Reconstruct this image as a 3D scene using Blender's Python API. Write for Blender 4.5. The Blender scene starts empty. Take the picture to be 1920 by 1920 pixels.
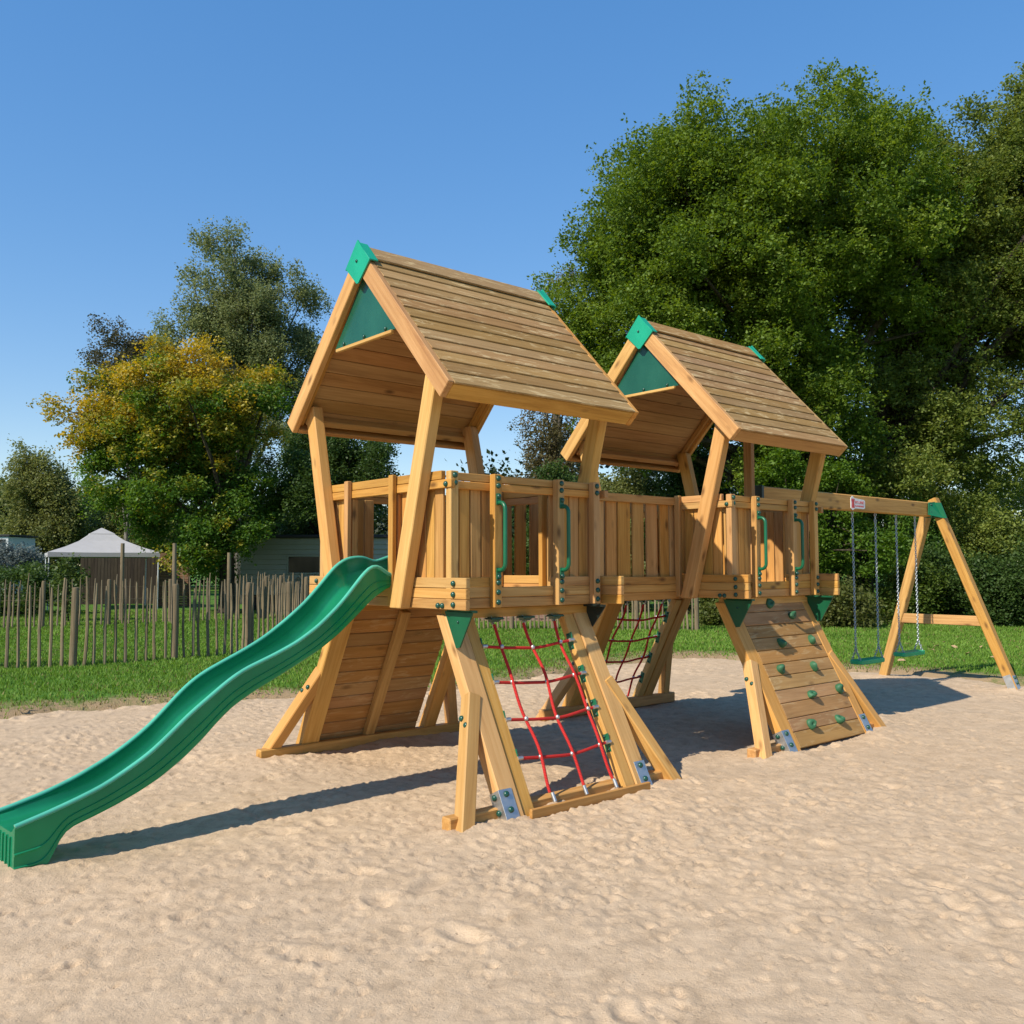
import bpy, math, random
import numpy as np
from mathutils import Vector, Matrix
random.seed(7); RNG=np.random.default_rng(11)
sc=bpy.context.scene; COL=sc.collection; rad=math.radians

# ------------------------------------------------------------------ camera
CAM=np.array([-4.5109,-5.9393,1.6099]); YAW,PIT,ROL,FPX=-.7099,.0609,-.0023,1703.14
def cam_axes():
    f=np.array([-math.sin(YAW)*math.cos(PIT),math.cos(YAW)*math.cos(PIT),math.sin(PIT)])
    r=np.array([math.cos(YAW),math.sin(YAW),0]); u=np.cross(r,f)
    c,s=math.cos(ROL),math.sin(ROL)
    return c*r+s*u,-s*r+c*u,f
RT,UP,FW=cam_axes()
def W(px,py,d):            # point of the survey sheet (photo pixel, depth in m) as a place in the world
    return CAM+d*(FW+(px-960)/FPX*RT-(py-960)/FPX*UP)
LAT=np.array([RT[0],RT[1],0]); LAT/=np.linalg.norm(LAT)
cam=bpy.data.cameras.new('camera'); co=bpy.data.objects.new('camera',cam); COL.objects.link(co); sc.camera=co
cam.sensor_width=36; cam.lens=FPX/1920*36; cam.clip_start=.05; cam.clip_end=2000
co.matrix_world=Matrix(((RT[0],UP[0],-FW[0],CAM[0]),(RT[1],UP[1],-FW[1],CAM[1]),(RT[2],UP[2],-FW[2],CAM[2]),(0,0,0,1)))

# ------------------------------------------------------------------ object helpers
def obj(name,data,parent=None,mat=None,loc=None):
    o=bpy.data.objects.new(name,data); COL.objects.link(o)
    if parent is not None: o.parent=parent
    if mat is not None:
        data.materials.clear(); data.materials.append(mat)
    if loc is not None: o.location=loc
    return o
def tag(o,label,cat,group=None):
    o['label']=label; o['category']=cat
    if group: o['group']=group
    return o
def thing(name,label,cat,loc=(0,0,0),group=None,rz=0):
    o=bpy.data.objects.new(name,None); COL.objects.link(o); o.location=loc; o.rotation_euler=(0,0,rz)
    o.empty_display_size=.1
    return tag(o,label,cat,group)
def mesh_np(name,V,F,smooth=False,col=None,colname='col'):
    me=bpy.data.meshes.new(name); V=np.asarray(V,np.float32); F=np.asarray(F,np.int32)
    n,k=F.shape
    me.vertices.add(len(V)); me.vertices.foreach_set('co',V.ravel())
    me.loops.add(n*k); me.loops.foreach_set('vertex_index',F.ravel())
    me.polygons.add(n); me.polygons.foreach_set('loop_start',np.arange(0,n*k,k,dtype=np.int32))
    me.polygons.foreach_set('loop_total',np.full(n,k,np.int32))
    if smooth: me.polygons.foreach_set('use_smooth',np.ones(n,bool))
    me.update(calc_edges=True)
    if col is not None:
        a=me.attributes.new(colname,'FLOAT_COLOR','POINT'); a.data.foreach_set('color',np.asarray(col,np.float32).ravel())
    return me
class MB:
    """collects boards, tubes and plates into one mesh; every board carries grain coordinates of its own"""
    def __init__(s): s.V=[];s.F=[];s.G=[];s.B=[];s.S=[]
    def add(s,vs,fs,gs=None,b=None,smooth=False):
        o=len(s.V); s.V+= [tuple(v) for v in vs]; s.F+=[tuple(i+o for i in f) for f in fs]; s.S+=[smooth]*len(fs)
        s.G+= gs if gs is not None else [tuple(v) for v in vs]
        s.B+= [random.random() if b is None else b]*len(vs)
    def bar(s,p0,p1,w,t,side=(0,0,1),ch=.004,b=None,level=False):
        """prism from p0 to p1, w wide along `side`, t along the third axis, edges eased"""
        p0=Vector(p0);p1=Vector(p1);a=p1-p0;L=a.length;a.normalize()
        sd=Vector(side); sd=(sd-a*sd.dot(a)).normalized(); th=a.cross(sd)
        ch=min(ch,w*.3,t*.3,L*.3); ro=[random.uniform(0,60) for _ in range(3)]
        vs=[];gs=[]
        for d,sh in ((0,ch),(ch,0),(L-ch,0),(L,ch)):
            hw,ht=w/2-sh,t/2-sh
            for x,y in ((hw,ht-ch),(hw-ch,ht),(-hw+ch,ht),(-hw,ht-ch),(-hw,-ht+ch),(-hw+ch,-ht),(hw-ch,-ht),(hw,-ht+ch)):
                q=p0+a*d+sd*x+th*y
                if level: q=q-a*((q.z-(p0+a*d).z)/a.z)
                vs.append(q); gs.append((d+ro[0],x+ro[1],y+ro[2]))
        fs=[]
        for r in range(3):
            for i in range(8):
                j=(i+1)%8; fs.append((r*8+i,r*8+j,r*8+8+j,r*8+8+i))
        fs.append(tuple(range(7,-1,-1))); fs.append(tuple(range(24,32)))
        s.add(vs,fs,gs,b)
    def box(s,x0,x1,y0,y1,z0,z1,ax=None,ch=.004,b=None,jit=0):
        d=(x1-x0,y1-y0,z1-z0); c=[(x0+x1)/2,(y0+y1)/2,(z0+z1)/2]
        if ax is None: ax=max(range(3),key=lambda i:d[i])
        p0=list(c);p1=list(c);p0[ax]-=d[ax]/2;p1[ax]+=d[ax]/2
        if jit:
            for i in range(3):
                if i!=ax: p0[i]+=random.uniform(-jit,jit);p1[i]+=random.uniform(-jit,jit)
        sx=(ax+1)%3; sv=[0,0,0]; sv[sx]=1
        s.bar(p0,p1,d[sx],d[(ax+2)%3],sv,ch,b)
    def tube(s,pts,r,n=8,cap=True,b=None):
        pts=[Vector(p) for p in pts]; R=r if isinstance(r,(list,tuple)) else [r]*len(pts)
        prev=None; vs=[];gs=[];d=0
        for i,p in enumerate(pts):
            t=(pts[min(i+1,len(pts)-1)]-pts[max(i-1,0)]).normalized()
            if prev is None: prev=t.orthogonal().normalized()
            u=(prev-t*prev.dot(t)).normalized(); v=t.cross(u); prev=u
            if i: d+=(p-pts[i-1]).length
            for k in range(n):
                a=2*math.pi*k/n; q=(u*math.cos(a)+v*math.sin(a))*R[i]; vs.append(p+q); gs.append((d,q.x,q.y))
        fs=[]
        for i in range(len(pts)-1):
            for k in range(n):
                l=(k+1)%n; fs.append((i*n+k,i*n+l,i*n+n+l,i*n+n+k))
        if cap: fs.append(tuple(range(n-1,-1,-1))); fs.append(tuple(range(len(vs)-n,len(vs))))
        s.add(vs,fs,gs,b,True)
    def prism(s,poly,off,b=None):
        """flat polygon (3-D points) thickened by the vector off"""
        n=len(poly); off=Vector(off); A=[Vector(p) for p in poly]; vs=A+[p+off for p in A]
        fs=[tuple(range(n-1,-1,-1)),tuple(range(n,2*n))]+[(i,(i+1)%n,n+(i+1)%n,n+i) for i in range(n)]
        s.add(vs,fs,None,b)
    def loft(s,rings,closed=True,cap=True,smooth=True,b=None):
        n=len(rings[0]); vs=[p for r in rings for p in r]; fs=[]
        for i in range(len(rings)-1):
            for k in range(n if closed else n-1):
                l=(k+1)%n; fs.append((i*n+k,i*n+l,i*n+n+l,i*n+n+k))
        if cap: fs.append(tuple(range(n-1,-1,-1))); fs.append(tuple(range(len(vs)-n,len(vs))))
        s.add(vs,fs,None,b,smooth)
    def mesh(s,name):
        me=bpy.data.meshes.new(name); me.from_pydata(s.V,[],s.F)
        me.polygons.foreach_set('use_smooth',s.S)
        a=me.attributes.new('gc','FLOAT_VECTOR','POINT'); a.data.foreach_set('vector',np.array(s.G,np.float32).ravel())
        a=me.attributes.new('bc','FLOAT','POINT'); a.data.foreach_set('value',np.array(s.B,np.float32))
        import bmesh
        bm=bmesh.new(); bm.from_mesh(me); bmesh.ops.recalc_face_normals(bm,faces=bm.faces); bm.to_mesh(me); bm.free()
        me.update()
        if any(s.S): me.set_sharp_from_angle(angle=rad(38))
        return me
    def build(s,name,mat,parent=None,loc=None): return obj(name,s.mesh(name),parent,mat,loc)

# ------------------------------------------------------------------ numpy noise
_P=np.random.default_rng(3).random((256,256)).astype(np.float32)
def vnoise(x,y):
    xi=np.floor(x).astype(int); yi=np.floor(y).astype(int); fx=x-xi; fy=y-yi
    fx=fx*fx*(3-2*fx); fy=fy*fy*(3-2*fy)
    a=_P[xi&255,yi&255];b=_P[(xi+1)&255,yi&255];c=_P[xi&255,(yi+1)&255];d=_P[(xi+1)&255,(yi+1)&255]
    return (a*(1-fx)+b*fx)*(1-fy)+(c*(1-fx)+d*fx)*fy-.5
def fbm(x,y,o=4,g=.5):
    r=0;a=1
    for i in range(o): r=r+a*vnoise(x*2**i+17.3*i,y*2**i+5.1*i); a*=g
    return r

# ------------------------------------------------------------------ materials
class NT:
    def __init__(s,name):
        s.m=bpy.data.materials.new(name); s.m.use_nodes=True; s.t=s.m.node_tree; s.t.nodes.clear()
        s.out=s.n('ShaderNodeOutputMaterial')
    def n(s,t,**k):
        o=s.t.nodes.new(t)
        for a,v in k.items():
            if a.startswith('i_'): 
                key=a[2:]; key=int(key) if key.isdigit() else key.replace('_',' ')
                o.inputs[key].default_value=v
            else: setattr(o,a,v)
        return o
    def l(s,a,b): s.t.links.new(a,b)
    def ramp(s,fac,stops,interp='LINEAR'):
        r=s.n('ShaderNodeValToRGB'); r.color_ramp.interpolation=interp; e=r.color_ramp.elements
        while len(e)<len(stops): e.new(.5)
        for q,(p,c) in zip(e,stops): q.position=p; q.color=(*c,1) if len(c)==3 else c
        s.l(fac,r.inputs[0]); return r.outputs[0]
    def noise(s,vec,scale,detail=4,rough=.55,dist=0,out=0):
        o=s.n('ShaderNodeTexNoise'); o.inputs['Scale'].default_value=scale; o.inputs['Detail'].default_value=detail
        o.inputs['Roughness'].default_value=rough; o.inputs['Distortion'].default_value=dist
        if vec is not None: s.l(vec,o.inputs['Vector'])
        return o.outputs[out]
    def mapv(s,vec,scale=(1,1,1),loc=(0,0,0)):
        o=s.n('ShaderNodeMapping'); o.inputs['Scale'].default_value=scale; o.inputs['Location'].default_value=loc
        s.l(vec,o.inputs['Vector']); return o.outputs[0]
    def mix(s,fac,a,b,mode='MIX'):
        o=s.n('ShaderNodeMix',data_type='RGBA',blend_type=mode)
        for v,i in ((fac,0),(a,6),(b,7)):
            if hasattr(v,'is_linked') or hasattr(v,'links'): s.l(v,o.inputs[i])
            elif i==0: o.inputs[0].default_value=v
            else: o.inputs[i].default_value=(*v,1) if len(v)==3 else v
        return o.outputs[2]
    def math(s,op,a,b=None,clamp=False):
        o=s.n('ShaderNodeMath',operation=op,use_clamp=clamp)
        for i,v in enumerate((a,b)):
            if v is None: continue
            if hasattr(v,'links'): s.l(v,o.inputs[i])
            else: o.inputs[i].default_value=v
        return o.outputs[0]
    def bump(s,h,strength=.3,dist=.01,prev=None):
        o=s.n('ShaderNodeBump'); o.inputs['Strength'].default_value=strength; o.inputs['Distance'].default_value=dist
        s.l(h,o.inputs['Height'])
        if prev is not None: s.l(prev,o.inputs['Normal'])
        return o.outputs[0]
    def pri(s,col,rough=.6,normal=None,**k):
        o=s.n('ShaderNodeBsdfPrincipled')
        if hasattr(col,'links'): s.l(col,o.inputs['Base Color'])
        else: o.inputs['Base Color'].default_value=(*col,1)
        if hasattr(rough,'links'): s.l(rough,o.inputs['Roughness'])
        else: o.inputs['Roughness'].default_value=rough
        if normal is not None: s.l(normal,o.inputs['Normal'])
        for a,v in k.items(): o.inputs[a.replace('_',' ')].default_value=v
        return o.outputs[0]
    def done(s,sh): s.l(sh,s.out.inputs['Surface']); return s.m
    def attr(s,name,out='Vector'):
        o=s.n('ShaderNodeAttribute'); o.attribute_name=name; return o.outputs[out]

def wood(name,dark,mid,light,knots=.8,light_flecks=0.,rough=.62,stain=.25,spec=.3):
    t=NT(name); g=t.attr('gc'); bc=t.attr('bc','Fac')
    rings=t.noise(t.mapv(g,(.9,16,16)),1,6,.6,1.6)
    fine=t.noise(t.mapv(g,(3.5,90,90)),1,4,.6)
    big=t.noise(t.mapv(g,(1.2,5,5)),1,3,.5)
    v=t.math('ADD',t.math('MULTIPLY',rings,.75),t.math('MULTIPLY',fine,.25))
    c=t.ramp(v,[(.30,dark),(.48,mid),(.66,light)])
    # each board has its own tone
    hs=t.n('ShaderNodeHueSaturation'); t.l(c,hs.inputs['Color'])
    t.l(t.math('ADD',t.math('MULTIPLY',bc,.26),.87),hs.inputs['Value'])
    t.l(t.math('ADD',t.math('MULTIPLY',t.math('FRACT',t.math('MULTIPLY',bc,7.3)),.12),.94),hs.inputs['Saturation'])
    t.l(t.math('ADD',t.math('MULTIPLY',t.math('FRACT',t.math('MULTIPLY',bc,13.7)),.014),.493),hs.inputs['Hue'])
    c=hs.outputs[0]
    c=t.mix(t.math('MULTIPLY',t.ramp(big,[(.45,(0,0,0)),(.7,(1,1,1))]),stain),c,(dark[0]*.75,dark[1]*.8,dark[2]*.85))
    # knots
    vo=t.n('ShaderNodeTexVoronoi',feature='F1'); vo.inputs['Scale'].default_value=1; vo.inputs['Randomness'].default_value=1
    t.l(t.mapv(g,(3.1,7.5,7.5)),vo.inputs['Vector'])
    sel=t.n('ShaderNodeSeparateColor'); t.l(vo.outputs['Color'],sel.inputs[0])
    k=t.ramp(vo.outputs['Distance'],[(.06,(1,1,1)),(.12,(.6,.6,.6)),(.22,(0,0,0))])
    k=t.math('MULTIPLY',t.math('MULTIPLY',k,t.math('GREATER_THAN',sel.outputs[0],.3)),knots)
    c=t.mix(k,c,(dark[0]*.28,dark[1]*.24,dark[2]*.25))
    if light_flecks:  # pale flecks painted in for grazing light on the planks
        f=t.noise(t.mapv(g,(5,26,26)),1,5,.7,.6)
        pz=t.noise(t.mapv(g,(2.2,7,7)),1,2)
        fm=t.math('MULTIPLY',t.ramp(f,[(.52,(0,0,0)),(.60,(1,1,1))]),t.ramp(pz,[(.42,(0,0,0)),(.54,(1,1,1))]))
        c=t.mix(t.math('MULTIPLY',fm,light_flecks),c,(.62,.46,.24))
    b=t.bump(v,.22,.004); b=t.bump(fine,.18,.002,b)
    return t.done(t.pri(c,rough,b,Specular_IOR_Level=spec))
M={}
M['wood']=wood('pine',(.34,.155,.04),(.50,.255,.07),(.60,.33,.105))
M['wood_pale']=wood('pale_pine',(.42,.205,.052),(.54,.29,.082),(.62,.36,.12),knots=.75)
M['wood_roof']=wood('roof_pine',(.25,.14,.052),(.32,.185,.072),(.37,.225,.095),knots=.3,light_flecks=.6,rough=.75,stain=.2,spec=.15)
M['wood_lining']=wood('lining_pine',(.30,.15,.055),(.42,.225,.085),(.5,.285,.115))
M['wood_climb']=wood('climbing_pine',(.30,.155,.052),(.375,.2,.07),(.44,.245,.09),knots=.5,light_flecks=.3,rough=.7,stain=.4,spec=.2)
M['wood_fence']=wood('weathered_chestnut',(.12,.09,.055),(.21,.16,.10),(.31,.245,.155),knots=.3,rough=.85,stain=.4,spec=.1)
M['wood_grey']=wood('grey_timber',(.05,.04,.028),(.085,.068,.047),(.13,.105,.073),knots=.2,rough=.85,spec=.1)
M['wood_shaded']=wood('shaded_timber',(.022,.017,.012),(.036,.028,.02),(.055,.043,.03),knots=.2,rough=.85,spec=.1)  # brown timber with the shadow behind the gazebo put into its colour
M['wood_red']=wood('reddish_timber',(.11,.06,.038),(.17,.095,.058),(.23,.13,.08),knots=.2,rough=.85,spec=.1)

def plastic(name,col,rough=.35,trans=0.,var=.12,spec=.5):
    t=NT(name); tc=t.n('ShaderNodeTexCoord').outputs['Object']
    n=t.noise(tc,3.5,3); c=t.mix(t.ramp(n,[(.35,(0,0,0)),(.7,(1,1,1))]),col,tuple(min(1,x*(1+var*2)+.004) for x in col))
    d=t.noise(tc,40,3)
    r=t.math('ADD',t.math('MULTIPLY',d,.16),rough-.08)
    p=t.pri(c,r,t.bump(t.noise(tc,14,2),.05,.01),Specular_IOR_Level=spec)
    if trans:
        tr=t.n('ShaderNodeBsdfTranslucent'); tr.inputs[0].default_value=(col[0]*3+.02,min(1,col[1]*1.9),col[2]*1.1,1)
        mx=t.n('ShaderNodeMixShader'); mx.inputs[0].default_value=trans; t.l(p,mx.inputs[1]); t.l(tr.outputs[0],mx.inputs[2]); p=mx.outputs[0]
    return t.done(p)
M['slide']=plastic('slide_plastic',(.014,.25,.13),.14,.42)
M['rim_glow']=plastic('rim_glow_plastic',(.10,.48,.35),.12,.25)  # paler than the chute: light glowing along the rims, put into the colour
M['green']=plastic('green_plastic',(.003,.105,.045),.38)
M['gusset_green']=plastic('gusset_green',(.002,.075,.03),.4)
M['cap_green']=plastic('cap_green_plastic',(.004,.27,.15),.4)
M['panel_green']=plastic('panel_green',(.008,.075,.042),.25)
M['bolt']=plastic('bolt_cap_green',(.008,.06,.04),.25)
M['hold']=plastic('hold_green',(.02,.095,.04),.6,var=.3)
M['black']=plastic('dark_and_shade_plastic',(.006,.014,.011),.45)  # dark beam cap, and painted shade on some gussets
M['seat']=plastic('seat_rubber',(.006,.34,.12),.45)
M['white_sign']=plastic('sign_white',(.75,.72,.7),.35)
M['red_sign']=plastic('sign_red',(.6,.02,.025),.4)
def metal(name,col,rough):
    t=NT(name); tc=t.n('ShaderNodeTexCoord').outputs['Object']
    n=t.noise(tc,30,4); c=t.mix(n,tuple(x*.75 for x in col),col)
    return t.done(t.pri(c,t.math('ADD',t.math('MULTIPLY',n,.25),rough-.1),Metallic=1.0))
M['zinc']=metal('galvanised_steel',(.60,.60,.59),.5)
M['chain']=metal('chain_steel',(.5,.54,.56),.45)
def rope(name,col):
    t=NT(name); g=t.attr('gc'); w=t.n('ShaderNodeTexWave'); w.inputs['Scale'].default_value=30; w.inputs['Distortion'].default_value=.6
    t.l(t.mapv(g,(1,6,6)),w.inputs['Vector'])
    c=t.mix(w.outputs[1],tuple(x*.55 for x in col),col)
    return t.done(t.pri(c,.75,t.bump(w.outputs[1],.4,.003),Specular_IOR_Level=.2))
M['rope']=rope('red_rope',(.62,.035,.03))
def bark(name,a,b):
    t=NT(name); tc=t.n('ShaderNodeTexCoord').outputs['Object']
    n=t.noise(t.mapv(tc,(1,1,.25)),9,6,.65,.8); c=t.mix(t.ramp(n,[(.35,(0,0,0)),(.65,(1,1,1))]),a,b)
    return t.done(t.pri(c,.9,t.bump(n,.8,.05),Specular_IOR_Level=.1))
M['bark']=bark('bark',(.03,.024,.017),(.1,.08,.055)); M['birch_bark']=bark('birch_bark',(.05,.042,.034),(.26,.23,.19))
def leafmat(name,trans=.42,spec=.25):
    t=NT(name); c=t.attr('col','Color')
    p=t.pri(c,.5,Specular_IOR_Level=spec)
    tr=t.n('ShaderNodeBsdfTranslucent'); 
    hs=t.n('ShaderNodeHueSaturation'); hs.inputs['Hue'].default_value=.485; hs.inputs['Saturation'].default_value=1.12; hs.inputs['Value'].default_value=1.35; t.l(c,hs.inputs['Color'])
    t.l(hs.outputs[0],tr.inputs[0])
    mx=t.n('ShaderNodeMixShader'); mx.inputs[0].default_value=trans; t.l(p,mx.inputs[1]); t.l(tr.outputs[0],mx.inputs[2])
    return t.done(mx.outputs[0])
M['leaf']=leafmat('foliage'); M['grassblade']=leafmat('grass_blades',.3,.15)

# ------------------------------------------------------------------ light
SUN=Vector((-1,-.062,.885)).normalized()       # towards the sun
s=bpy.data.lights.new('sun','SUN'); s.energy=4.2; s.angle=rad(.53); s.color=(1,.93,.80)
so=bpy.data.objects.new('sun',s); COL.objects.link(so); so.location=(-20,-2,20); so.rotation_euler=SUN.to_track_quat('Z','Y').to_euler()
w=bpy.data.worlds.new('World'); sc.world=w; w.use_nodes=True; nt=w.node_tree
bg=nt.nodes['Background']; sky=nt.nodes.new('ShaderNodeTexSky'); sky.sky_type='NISHITA'; sky.sun_disc=False
sky.sun_elevation=math.asin(SUN.z); sky.sun_rotation=math.atan2(SUN.x,SUN.y); sky.altitude=0; sky.air_density=1.0; sky.dust_density=0; sky.ozone_density=2
gm=nt.nodes.new('ShaderNodeGamma'); gm.inputs[1].default_value=.5; nt.links.new(sky.outputs[0],gm.inputs[0])
hs=nt.nodes.new('ShaderNodeHueSaturation'); hs.inputs['Saturation'].default_value=1.95; hs.inputs['Hue'].default_value=.51; hs.inputs['Value'].default_value=2; nt.links.new(gm.outputs[0],hs.inputs['Color'])
nt.links.new(hs.outputs[0],bg.inputs[0]); bg.inputs[1].default_value=.128
sc.view_settings.view_transform='Standard'; sc.view_settings.look='None'; sc.view_settings.exposure=.55; sc.view_settings.gamma=1
sc.cycles.max_bounces=8; sc.cycles.diffuse_bounces=4; sc.cycles.transparent_max_bounces=8; sc.cycles.use_adaptive_sampling=True

# ------------------------------------------------------------------ ground: sand pit in a lawn
EDGE=[(-40,7.6),(-9,6.4),(-4.5,5.85),(-2.2,5.5),(-1.3,5.43),(-.27,5.33),(.47,4.95),(1.7,4.3),(2.95,3.9),(4.0,4.1),(4.9,4.4),(7.0,4.85),(8.3,4.75),(9.25,4.0),(9.3,2.9),(8.95,1.6),(9.2,.5),(9.25,-.8),(9.1,-1.6),(9.4,-3),(9.9,-6),(9,-14),(-40,-16)]
def sdist(x,y):            # signed distance to the sand's edge, positive on the lawn
    x=np.asarray(x,float);y=np.asarray(y,float); D=np.full(x.shape,1e9); ins=np.zeros(x.shape,bool); n=len(EDGE)
    for i in range(n):
        (ax,ay),(bx,by)=EDGE[i],EDGE[(i+1)%n]; dx,dy=bx-ax,by-ay
        t=np.clip(((x-ax)*dx+(y-ay)*dy)/(dx*dx+dy*dy),0,1); D=np.minimum(D,np.hypot(x-ax-t*dx,y-ay-t*dy))
        c=((ay>y)!=(by>y))&(x<(bx-ax)*(y-ay)/((by-ay) if by!=ay else 1e-9)+ax); ins^=c
    return np.where(ins,-D,D)
def edge_d(x,y): return sdist(x,y)+.34*fbm(x*1.3,y*1.3,4)+.16*fbm(x*6,y*6,2)
def grid(xs,ys):
    X,Y=np.meshgrid(xs,ys,indexing='ij'); nx,ny=X.shape; i=np.arange(nx*ny).reshape(nx,ny)
    F=np.stack([i[:-1,:-1],i[1:,:-1],i[1:,1:],i[:-1,1:]],-1).reshape(-1,4); return X,Y,F
def axis(pts):   # [(start,step),(next,step)...,end]
    out=[]
    for (a,st),(b,_) in zip(pts[:-1],pts[1:]): out.append(np.arange(a,b-1e-6,st))
    out.append(np.array([pts[-1][0]])); return np.concatenate(out)
# footprints and scuffs
def sand_fine(x,y):
    b1=np.abs(fbm(x*9+3,y*9+40,3,.65)); b2=np.abs(fbm(x*24+11,y*24+2,2,.6)); m_=np.clip(.55+1.6*fbm(x*.9+70,y*.9,2),.15,1.2)
    return m_*(.026*b1+.017*b2)+.006*fbm(x*38,y*38,2,.6)-.008
def sand_height(x,y):
    h=-.02+.022*fbm(x*.7,y*.7,3)+.010*fbm(x*2.6+9,y*2.6,2,.5)
    rid=np.abs(fbm(x*4.3+31,y*4.3+8,3,.5)); h=h-.015*np.clip(.12-rid,0,1)
    return h
PRINTS=[]
def dents(X,Y,Z,n,x0,x1,y0,y1,r0,r1,dep,rng):
    xs=X[:,0]; ys=Y[0]
    for _ in range(n):
        cx=rng.uniform(x0,x1);cy=rng.uniform(y0,y1);r=rng.uniform(r0,r1);a=rng.uniform(0,math.pi);k=rng.uniform(1,2.2);dp=dep*rng.uniform(.4,1.1)
        i0,i1=np.searchsorted(xs,[cx-3*r*k,cx+3*r*k]); j0,j1=np.searchsorted(ys,[cy-3*r*k,cy+3*r*k])
        if i1-i0<2 or j1-j0<2: continue
        dx=X[i0:i1,j0:j1]-cx; dy=Y[i0:i1,j0:j1]-cy
        u=(dx*math.cos(a)+dy*math.sin(a))/(r*k); v=(-dx*math.sin(a)+dy*math.cos(a))/r; q=u*u+v*v
        Z[i0:i1,j0:j1]+=dp*(-np.exp(-q*1.6)*1.0+.55*np.exp(-((np.sqrt(q)-1.25)**2)*6))
xs=axis([(-40,1.5),(-12,.3),(-7,.02),(1.5,.026),(5,.04),(11,.25),(13,0)]); ys=axis([(-16,.8),(-7,.08),(-5.3,.016),(-2,.022),(1.5,.036),(7.5,.3),(10,0)])
X,Y,F=grid(xs,ys); sd=edge_d(X,Y); Z=sand_height(X,Y)+sand_fine(X,Y)
rg=np.random.default_rng(5)
dents(X,Y,Z,420,-8,9.5,-6,6,.045,.08,.02,rg); dents(X,Y,Z,9000,-7,6,-5.2,4.5,.014,.032,.012,rg)
# sand heaped against the feet of the frame
for px,py,hh,rr in [(-.95,1.5,.05,.5),(.2,1.45,.07,.45),(1.0,1.5,.05,.4),(-.72,-1.5,.015,.2),(.72,-1.5,.015,.2),(-1.0,-1.5,.015,.2),(1.1,-1.45,.015,.22),(2.5,-1.5,.03,.22),(3.9,-1.5,.03,.22),(4.25,-1.42,.03,.22),(2.2,-1.42,.02,.2),(-3.3,-.25,.03,.4),(-.2,-1.3,.045,.12),(.4,-1.3,.04,.1),(3.1,-1.55,.02,.5),(8.3,-1.1,.04,.3),(8.5,.8,.04,.3)]:
    Z+=hh*np.exp(-((X-px)**2+(Y-py)**2)/(rr*rr))
Z=np.where(sd>-.15,Z-np.clip(sd+.15,0,1.5)*.35,Z)
me=mesh_np('sand',np.stack([X,Y,Z],-1).reshape(-1,3),F,True)
t=NT('sand'); tc=t.n('ShaderNodeTexCoord').outputs['Object']
n1=t.noise(tc,.9,4,.6); n2=t.noise(tc,7,5,.65,.4); n3=t.noise(tc,160,3,.7)
c=t.ramp(n2,[(.3,(.41,.293,.185)),(.5,(.525,.378,.242)),(.7,(.61,.447,.292))])
c=t.mix(t.math('MULTIPLY',t.ramp(n1,[(.4,(0,0,0)),(.65,(1,1,1))]),.45),c,(.44,.33,.225))
c=t.mix(t.ramp(n3,[(.3,(.3,.3,.3)),(.42,(0,0,0))]),c,(.2,.145,.1))
c=t.mix(t.ramp(n3,[(.6,(0,0,0)),(.75,(.6,.6,.6))]),c,(.68,.55,.4))
sp=t.n('ShaderNodeTexVoronoi'); sp.inputs['Scale'].default_value=26; t.l(tc,sp.inputs['Vector']); sc_=t.n('ShaderNodeSeparateColor'); t.l(sp.outputs['Color'],sc_.inputs[0])
spk=t.math('MULTIPLY',t.math('LESS_THAN',sp.outputs['Distance'],.13),t.math('GREATER_THAN',sc_.outputs[0],.86))
c=t.mix(t.math('MULTIPLY',spk,.6),c,(.16,.115,.075))
shade_mottle=t.noise(tc,13,5,.75,.8); c=t.mix(t.math('MULTIPLY',t.ramp(shade_mottle,[(.56,(0,0,0)),(.70,(1,1,1))]),.6),c,(.27,.19,.12))  # darker mottles painted in as shaded spots on the sand
bp=t.bump(n3,.5,.004); bp=t.bump(t.noise(tc,60,4,.7),.6,.012,bp)
M['sand']=t.done(t.pri(c,.95,bp,Specular_IOR_Level=.1))
o=obj('sand',me,None,M['sand']); o['kind']='structure'
def zsand(x,y): return float(sand_height(np.array([x]),np.array([y]))[0])
# lawn
def lawn_h(x,y,sd): return .035*fbm(x*.35,y*.35,3)+.02*fbm(x*1.7,y*1.7,2)+np.where(sd>0,.015+.02*np.clip(sd*2,0,1),.015+np.clip(sd,-.5,0)*.9)
xs=axis([(-900,150),(-150,25),(-25,2),(-10,.25),(20,.8),(40,8),(150,150),(900,0)]); ys=axis([(-900,150),(-150,25),(-25,2),(-4,.25),(24,.8),(45,8),(150,150),(900,0)])
X,Y,F=grid(xs,ys); sd=edge_d(X,Y); Z=lawn_h(X,Y,sd)
dm=np.clip(np.stack([sd/3,sd*0,sd*0,sd*0+1],-1),0,1)
me=mesh_np('lawn',np.stack([X,Y,Z],-1).reshape(-1,3),F,True,dm.reshape(-1,4),'edge')
t=NT('lawn'); tc=t.n('ShaderNodeTexCoord').outputs['Object']; ed=t.attr('edge','Fac')
n1=t.noise(tc,.55,4,.6); n2=t.noise(tc,9,4,.7); n3=t.noise(tc,70,2,.7)
c=t.ramp(n2,[(.3,(.055,.14,.016)),(.55,(.10,.21,.026)),(.75,(.14,.26,.042))])
c=t.mix(t.math('MULTIPLY',t.ramp(n1,[(.45,(0,0,0)),(.65,(1,1,1))]),.5),c,(.14,.19,.042))
c=t.mix(t.ramp(n3,[(.35,(.7,.7,.7)),(.5,(0,0,0))]),c,(.035,.08,.012))
dirt=t.math('SUBTRACT',t.math('ADD',t.math('MULTIPLY',n1,.55),t.math('MULTIPLY',n2,.35)),t.math('MULTIPLY',ed,2.6))
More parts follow.
